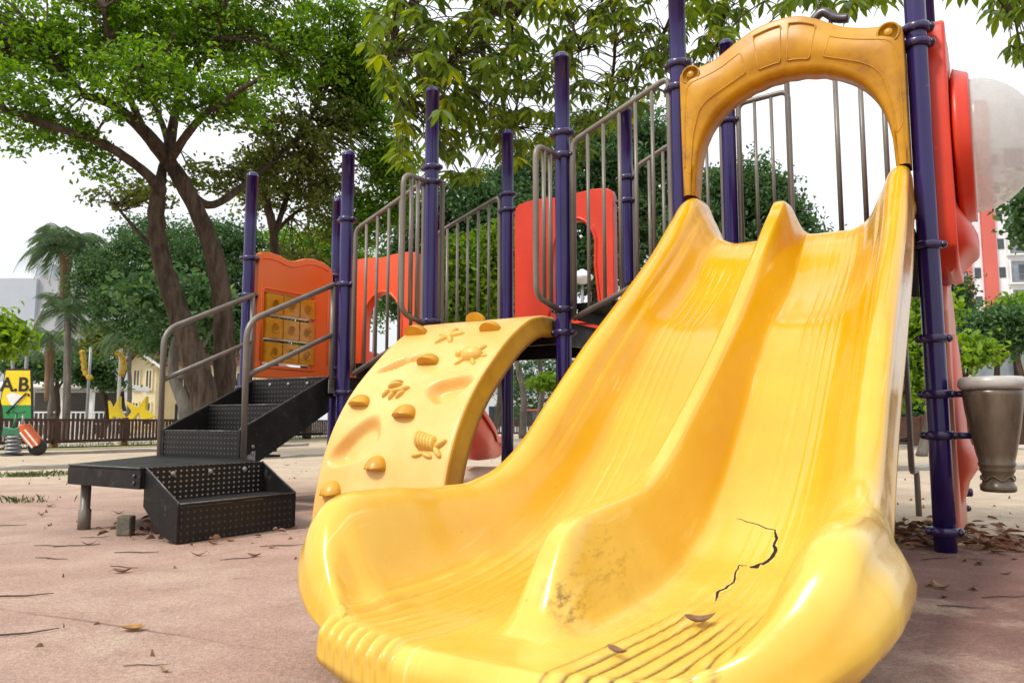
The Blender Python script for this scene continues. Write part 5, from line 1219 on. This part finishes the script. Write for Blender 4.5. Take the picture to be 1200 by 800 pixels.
# ================================================================== STUMP, DRY LEAVES, TWIGS
def gpt(px, py):
    v = (400-py)/F; e = (math.tan(PIT)+v)/(1-v*math.tan(PIT)); return grounded(at(px,py,CH/-e))
m = MB(); m.box(-.035,.035,-.03,.03,0,.095); so = m.build('cut_post_stub', STUMPM, None, .008); so.location = gpt(147,627); tag(so, 'short weathered wooden stub beside the black lower step', 'stump')
def leaf_shape(L, W, curl, twist, mat):
    rows_ = []; n = 9
    for i in range(n):
        t_ = i/(n-1); w = W*math.sin(PI*min(1,t_*.96+.03))**.75; x = (t_-.5)*L; lift = curl*((t_-.5)**2*4)*L*.28; a = twist*(t_-.5); row = []
        for s in (-1,-.55,0,.55,1):
            yy = w*s; zz = lift+abs(s)**1.6*w*.55+.004; row.append((x, yy*math.cos(a)-zz*math.sin(a)*.3, max(zz+yy*math.sin(a),.0015)))
        rows_.append(row)
    mb = MB(); mb.grid(rows_); mb.tube([(-.5*L,0,rows_[0][2][2]),(-.5*L-.02,.002,.006)],.0012,5)
    o = mb.build('dry_leaf', mat); s = o.modifiers.new('thick','SOLIDIFY'); s.thickness = .0007
    return o
protos = [leaf_shape(.105,.017,.9,.5,DRY2), leaf_shape(.09,.02,.7,-.8,DRY1), leaf_shape(.12,.016,1.0,.9,DRY1), leaf_shape(.08,.022,.5,.4,DRY3)]
first = [True]*4
def put_leaf(p, kind, rz, sc, label, group, z=0, tilt=(0,0)):
    pr = protos[kind]
    if first[kind]: o = pr; first[kind] = False
    else: o = pr.copy(); COL.objects.link(o)
    o.location = (p[0],p[1],z); o.rotation_euler = (tilt[0],tilt[1],rz); o.scale = (sc,)*3; tag(o, label, 'leaf', group); return o
put_leaf(gpt(155,739),3,.1,.80,'curled ochre and grey leaf lying alone at the lower left','dry leaves')
put_leaf(gpt(193,787),0,-.6,.34,'small tan folded leaf near the bottom left edge','dry leaves')
put_leaf(gpt(143,671),1,.3,.72,'brown curled leaf on the ground in front of the lower step','dry leaves')
put_leaf(gpt(139,602),2,.1,.62,'dark leaf lying under the transfer platform','dry leaves')
put_leaf(gpt(298,652),1,.1,.62,'brown leaf in front of the lower step at its right','dry leaves')
put_leaf(gpt(270,634),3,.4,.55,'yellowish leaf against the foot of the lower step','dry leaves')
put_leaf(gpt(318,642),0,-.2,.5,'pale leaf right of the lower step','dry leaves')
sp = LW(-.31,-2.27); put_leaf(sp,1,.35,.85,'dark brown curled leaf lying on the yellow slide run-out','dry leaves on the slide', slide_z(-.31,-2.27)+.002)
sp = LW(-.36,-2.56); put_leaf(sp,1,-.9,.5,'small brown leaf at the lip of the yellow slide','dry leaves on the slide', slide_z(-.36,-2.56)+.006)
spots = [(1105,690),(1128,657),(1090,686),(1150,662),(1180,672),(1160,640),(1125,636),(1060,610),(1078,628),(1085,640),(1165,648),(1192,655),(1140,690),(1110,700),
 (60,594),(52,600),(45,604),(120,652),(233,650),(286,633),(250,638),(262,640),(55,560),(320,540),(338,545),(352,552),(345,560),(300,560),(312,555),(30,706),(170,596),(180,640),(105,640),(98,632),(165,626),(175,622),(185,625)]
for i,(a,c) in enumerate(spots[:14]+spots[14::2]):
    put_leaf(gpt(a+random.uniform(-3,3),c+random.uniform(-1.5,1.5)), random.choice([0,1,1,2]), random.uniform(0,6.28), random.uniform(.42,.78), 'small curled brown dry leaf scattered on the bare ground around the play structure', 'dry leaves scattered on the ground')
# twigs
tw = MB(); tw.tube([(-.09,0,.003),(-.03,.004,.005),(.03,-.003,.004),(.09,.003,.006)],[.0016,.0022,.002,.001],6); twp = tw.build('dry_twig', TWIGM); tf = True
tsp = [(15,745,.5,1.0),(15,700,.25,1.1),(172,780,.05,.5),(90,640,.3,.9),(60,640,-.1,.8),(160,648,.0,.9),(145,665,-.4,.7),(200,625,.2,.8),(230,600,.0,.6),(12,616,.15,.8),(110,630,.1,.6),(60,655,-.3,.8),(280,655,.4,.7),(330,640,.2,.9),(1100,655,.3,.9),(1180,700,.1,.8),(1130,712,-.3,.7),(340,620,.1,.8),(75,624,.1,.8),(330,652,-.2,.6),(310,610,.3,.7),(170,640,-.1,.7),(120,680,.1,.5),(205,700,.4,.6),(1060,650,.2,.7),(1150,700,.5,1.0)]
for a,c,rz,sc in tsp[:18]:
    o = twp if tf else twp.copy()
    if not tf: COL.objects.link(o)
    tf = False; p = gpt(a,c); o.location = p; o.rotation_euler = (0,0,rz); o.scale = (sc*1.15,)*3; tag(o,'thin dry twig lying on the playground ground','twig','dry twigs on the ground')
# leaf litter heaped round the near right post and under the platform, crumbs everywhere
def litter(label, spots_, n, mat, size):
    me_v = []; me_f = []
    for _ in range(n):
        cx, cy, sx_, sy_ = random.choice(spots_); c = LW(cx+random.gauss(0,sx_), cy+random.gauss(0,sy_), random.uniform(.002,.02)); a = random.uniform(0,6.28); L_ = size*random.uniform(.5,1.3); w = L_*random.uniform(.18,.35)
        d = Vector((math.cos(a),math.sin(a),random.uniform(-.25,.25))); s = Vector((-math.sin(a),math.cos(a),random.uniform(-.5,.5))); o_ = len(me_v); b_ = Vector((0,0,random.uniform(.004,.02)))
        me_v += [c-d*L_*.5, c-d*L_*.1+s*w*.5+b_, c+d*L_*.25+s*w*.4+b_, c+d*L_*.5, c+d*L_*.25-s*w*.4+b_*.6, c-d*L_*.1-s*w*.5+b_*.5]
        me_f += [(o_,o_+1,o_+2,o_+3),(o_,o_+3,o_+4,o_+5)]
    me_v = [(v[0],v[1],max(v[2],.002)) for v in me_v]
    me = bpy.data.meshes.new('leaf_litter'); me.from_pydata(me_v,[],me_f); me.materials.append(mat); o = bpy.data.objects.new('leaf_litter',me); COL.objects.link(o); tag(o,label,'leaf litter',kind='stuff')
HEAP = [(.15,.45,.16,.22),(-.15,.55,.14,.2),(.35,.35,.25,.16),(-.25,.25,.16,.16),(.55,.4,.25,.2),(.0,.8,.3,.2)]
litter('heap of dark dry leaves behind the foot of the near right post', HEAP, 330, DRY1, .085)
litter('paler dry leaves mixed into the heap by the near right post', HEAP, 70, DRY2, .085)
litter('dark leaf crumbs in the shade under the transfer platform', [(-3.35,-1.35,.22,.16),(-3.2,-1.2,.2,.16)], 160, DRY1, .05)
WIDE = [(-3,-2.2,1.6,.7),(-4.5,1.5,2.5,2),(-6,-.5,1.5,1.3),(.8,1.8,1,1),(1.0,-.9,.5,.8),(-2.5,2.5,1.5,1.2),(-8,3,3,2),(2,4,1.5,1.5)]
litter('brown leaf crumbs and bark bits strewn over the ground', WIDE, 200, DRY1, .018)
litter('pale leaf crumbs strewn over the ground', WIDE, 220, DRY2, .022)

# ================================================================== LIGHT, SKY, CAMERA
SUN = Vector((-.52,-.40,.78)).normalized()
w = bpy.data.worlds.new('World'); scene.world = w; w.use_nodes = True; n = w.node_tree.nodes; l = w.node_tree.links; bg = n['Background']
sky = n.new('ShaderNodeTexSky'); sky.sky_type = 'NISHITA'; sky.sun_disc = False; sky.sun_elevation = math.asin(SUN.z); sky.sun_rotation = math.atan2(SUN.x, SUN.y); sky.air_density = 1.2; sky.dust_density = 3; sky.ozone_density = .8
tc = n.new('ShaderNodeTexCoord'); nz = n.new('ShaderNodeTexNoise'); nz.inputs['Scale'].default_value = 2.2; nz.inputs['Detail'].default_value = 5; l.new(tc.outputs['Generated'], nz.inputs['Vector'])
mr = n.new('ShaderNodeMapRange'); mr.inputs['From Min'].default_value = .35; mr.inputs['From Max'].default_value = .65; mr.inputs['To Min'].default_value = .82; mr.inputs['To Max'].default_value = .97; l.new(nz.outputs['Fac'], mr.inputs['Value'])
mx = n.new('ShaderNodeMix'); mx.data_type = 'RGBA'; l.new(mr.outputs['Result'], mx.inputs['Factor']); l.new(sky.outputs['Color'], mx.inputs[6]); 
sz = n.new('ShaderNodeSeparateXYZ'); l.new(tc.outputs['Generated'], sz.inputs[0])
zr = n.new('ShaderNodeMapRange'); zr.inputs['From Min'].default_value = .05; zr.inputs['From Max'].default_value = 1; zr.inputs['To Min'].default_value = 1.18; zr.inputs['To Max'].default_value = 2.1; l.new(sz.outputs['Z'], zr.inputs['Value'])
cs = n.new('ShaderNodeVectorMath'); cs.operation = 'SCALE'; cs.inputs[0].default_value = (8.6,8.8,9.1); l.new(zr.outputs['Result'], cs.inputs['Scale']); l.new(cs.outputs[0], mx.inputs[7])

l.new(mx.outputs[2], bg.inputs['Color']); bg.inputs['Strength'].default_value = .1
sd = bpy.data.lights.new('sun','SUN'); sd.energy = 3.1; sd.angle = R(10); sd.color = (1,.95,.87); so = bpy.data.objects.new('sun', sd); COL.objects.link(so); so.rotation_euler = (-SUN).to_track_quat('-Z','Y').to_euler(); so.location = SUN*30
cd = bpy.data.cameras.new('camera'); cam = bpy.data.objects.new('camera', cd); COL.objects.link(cam); scene.camera = cam
cd.sensor_width = 36; cd.lens = F/1200*36; cd.clip_start = .05; cd.clip_end = 1500
cam.location = (0,0,CH); cam.rotation_euler = (PI/2+PIT, 0, 0)
cd.dof.use_dof = True; cd.dof.focus_distance = 3.4; cd.dof.aperture_fstop = 7.0
scene.view_settings.view_transform = 'Standard'; scene.view_settings.look = 'None'; scene.view_settings.exposure = -.04; scene.view_settings.gamma = 1
scene.cycles.max_bounces = 8; scene.cycles.transparent_max_bounces = 12
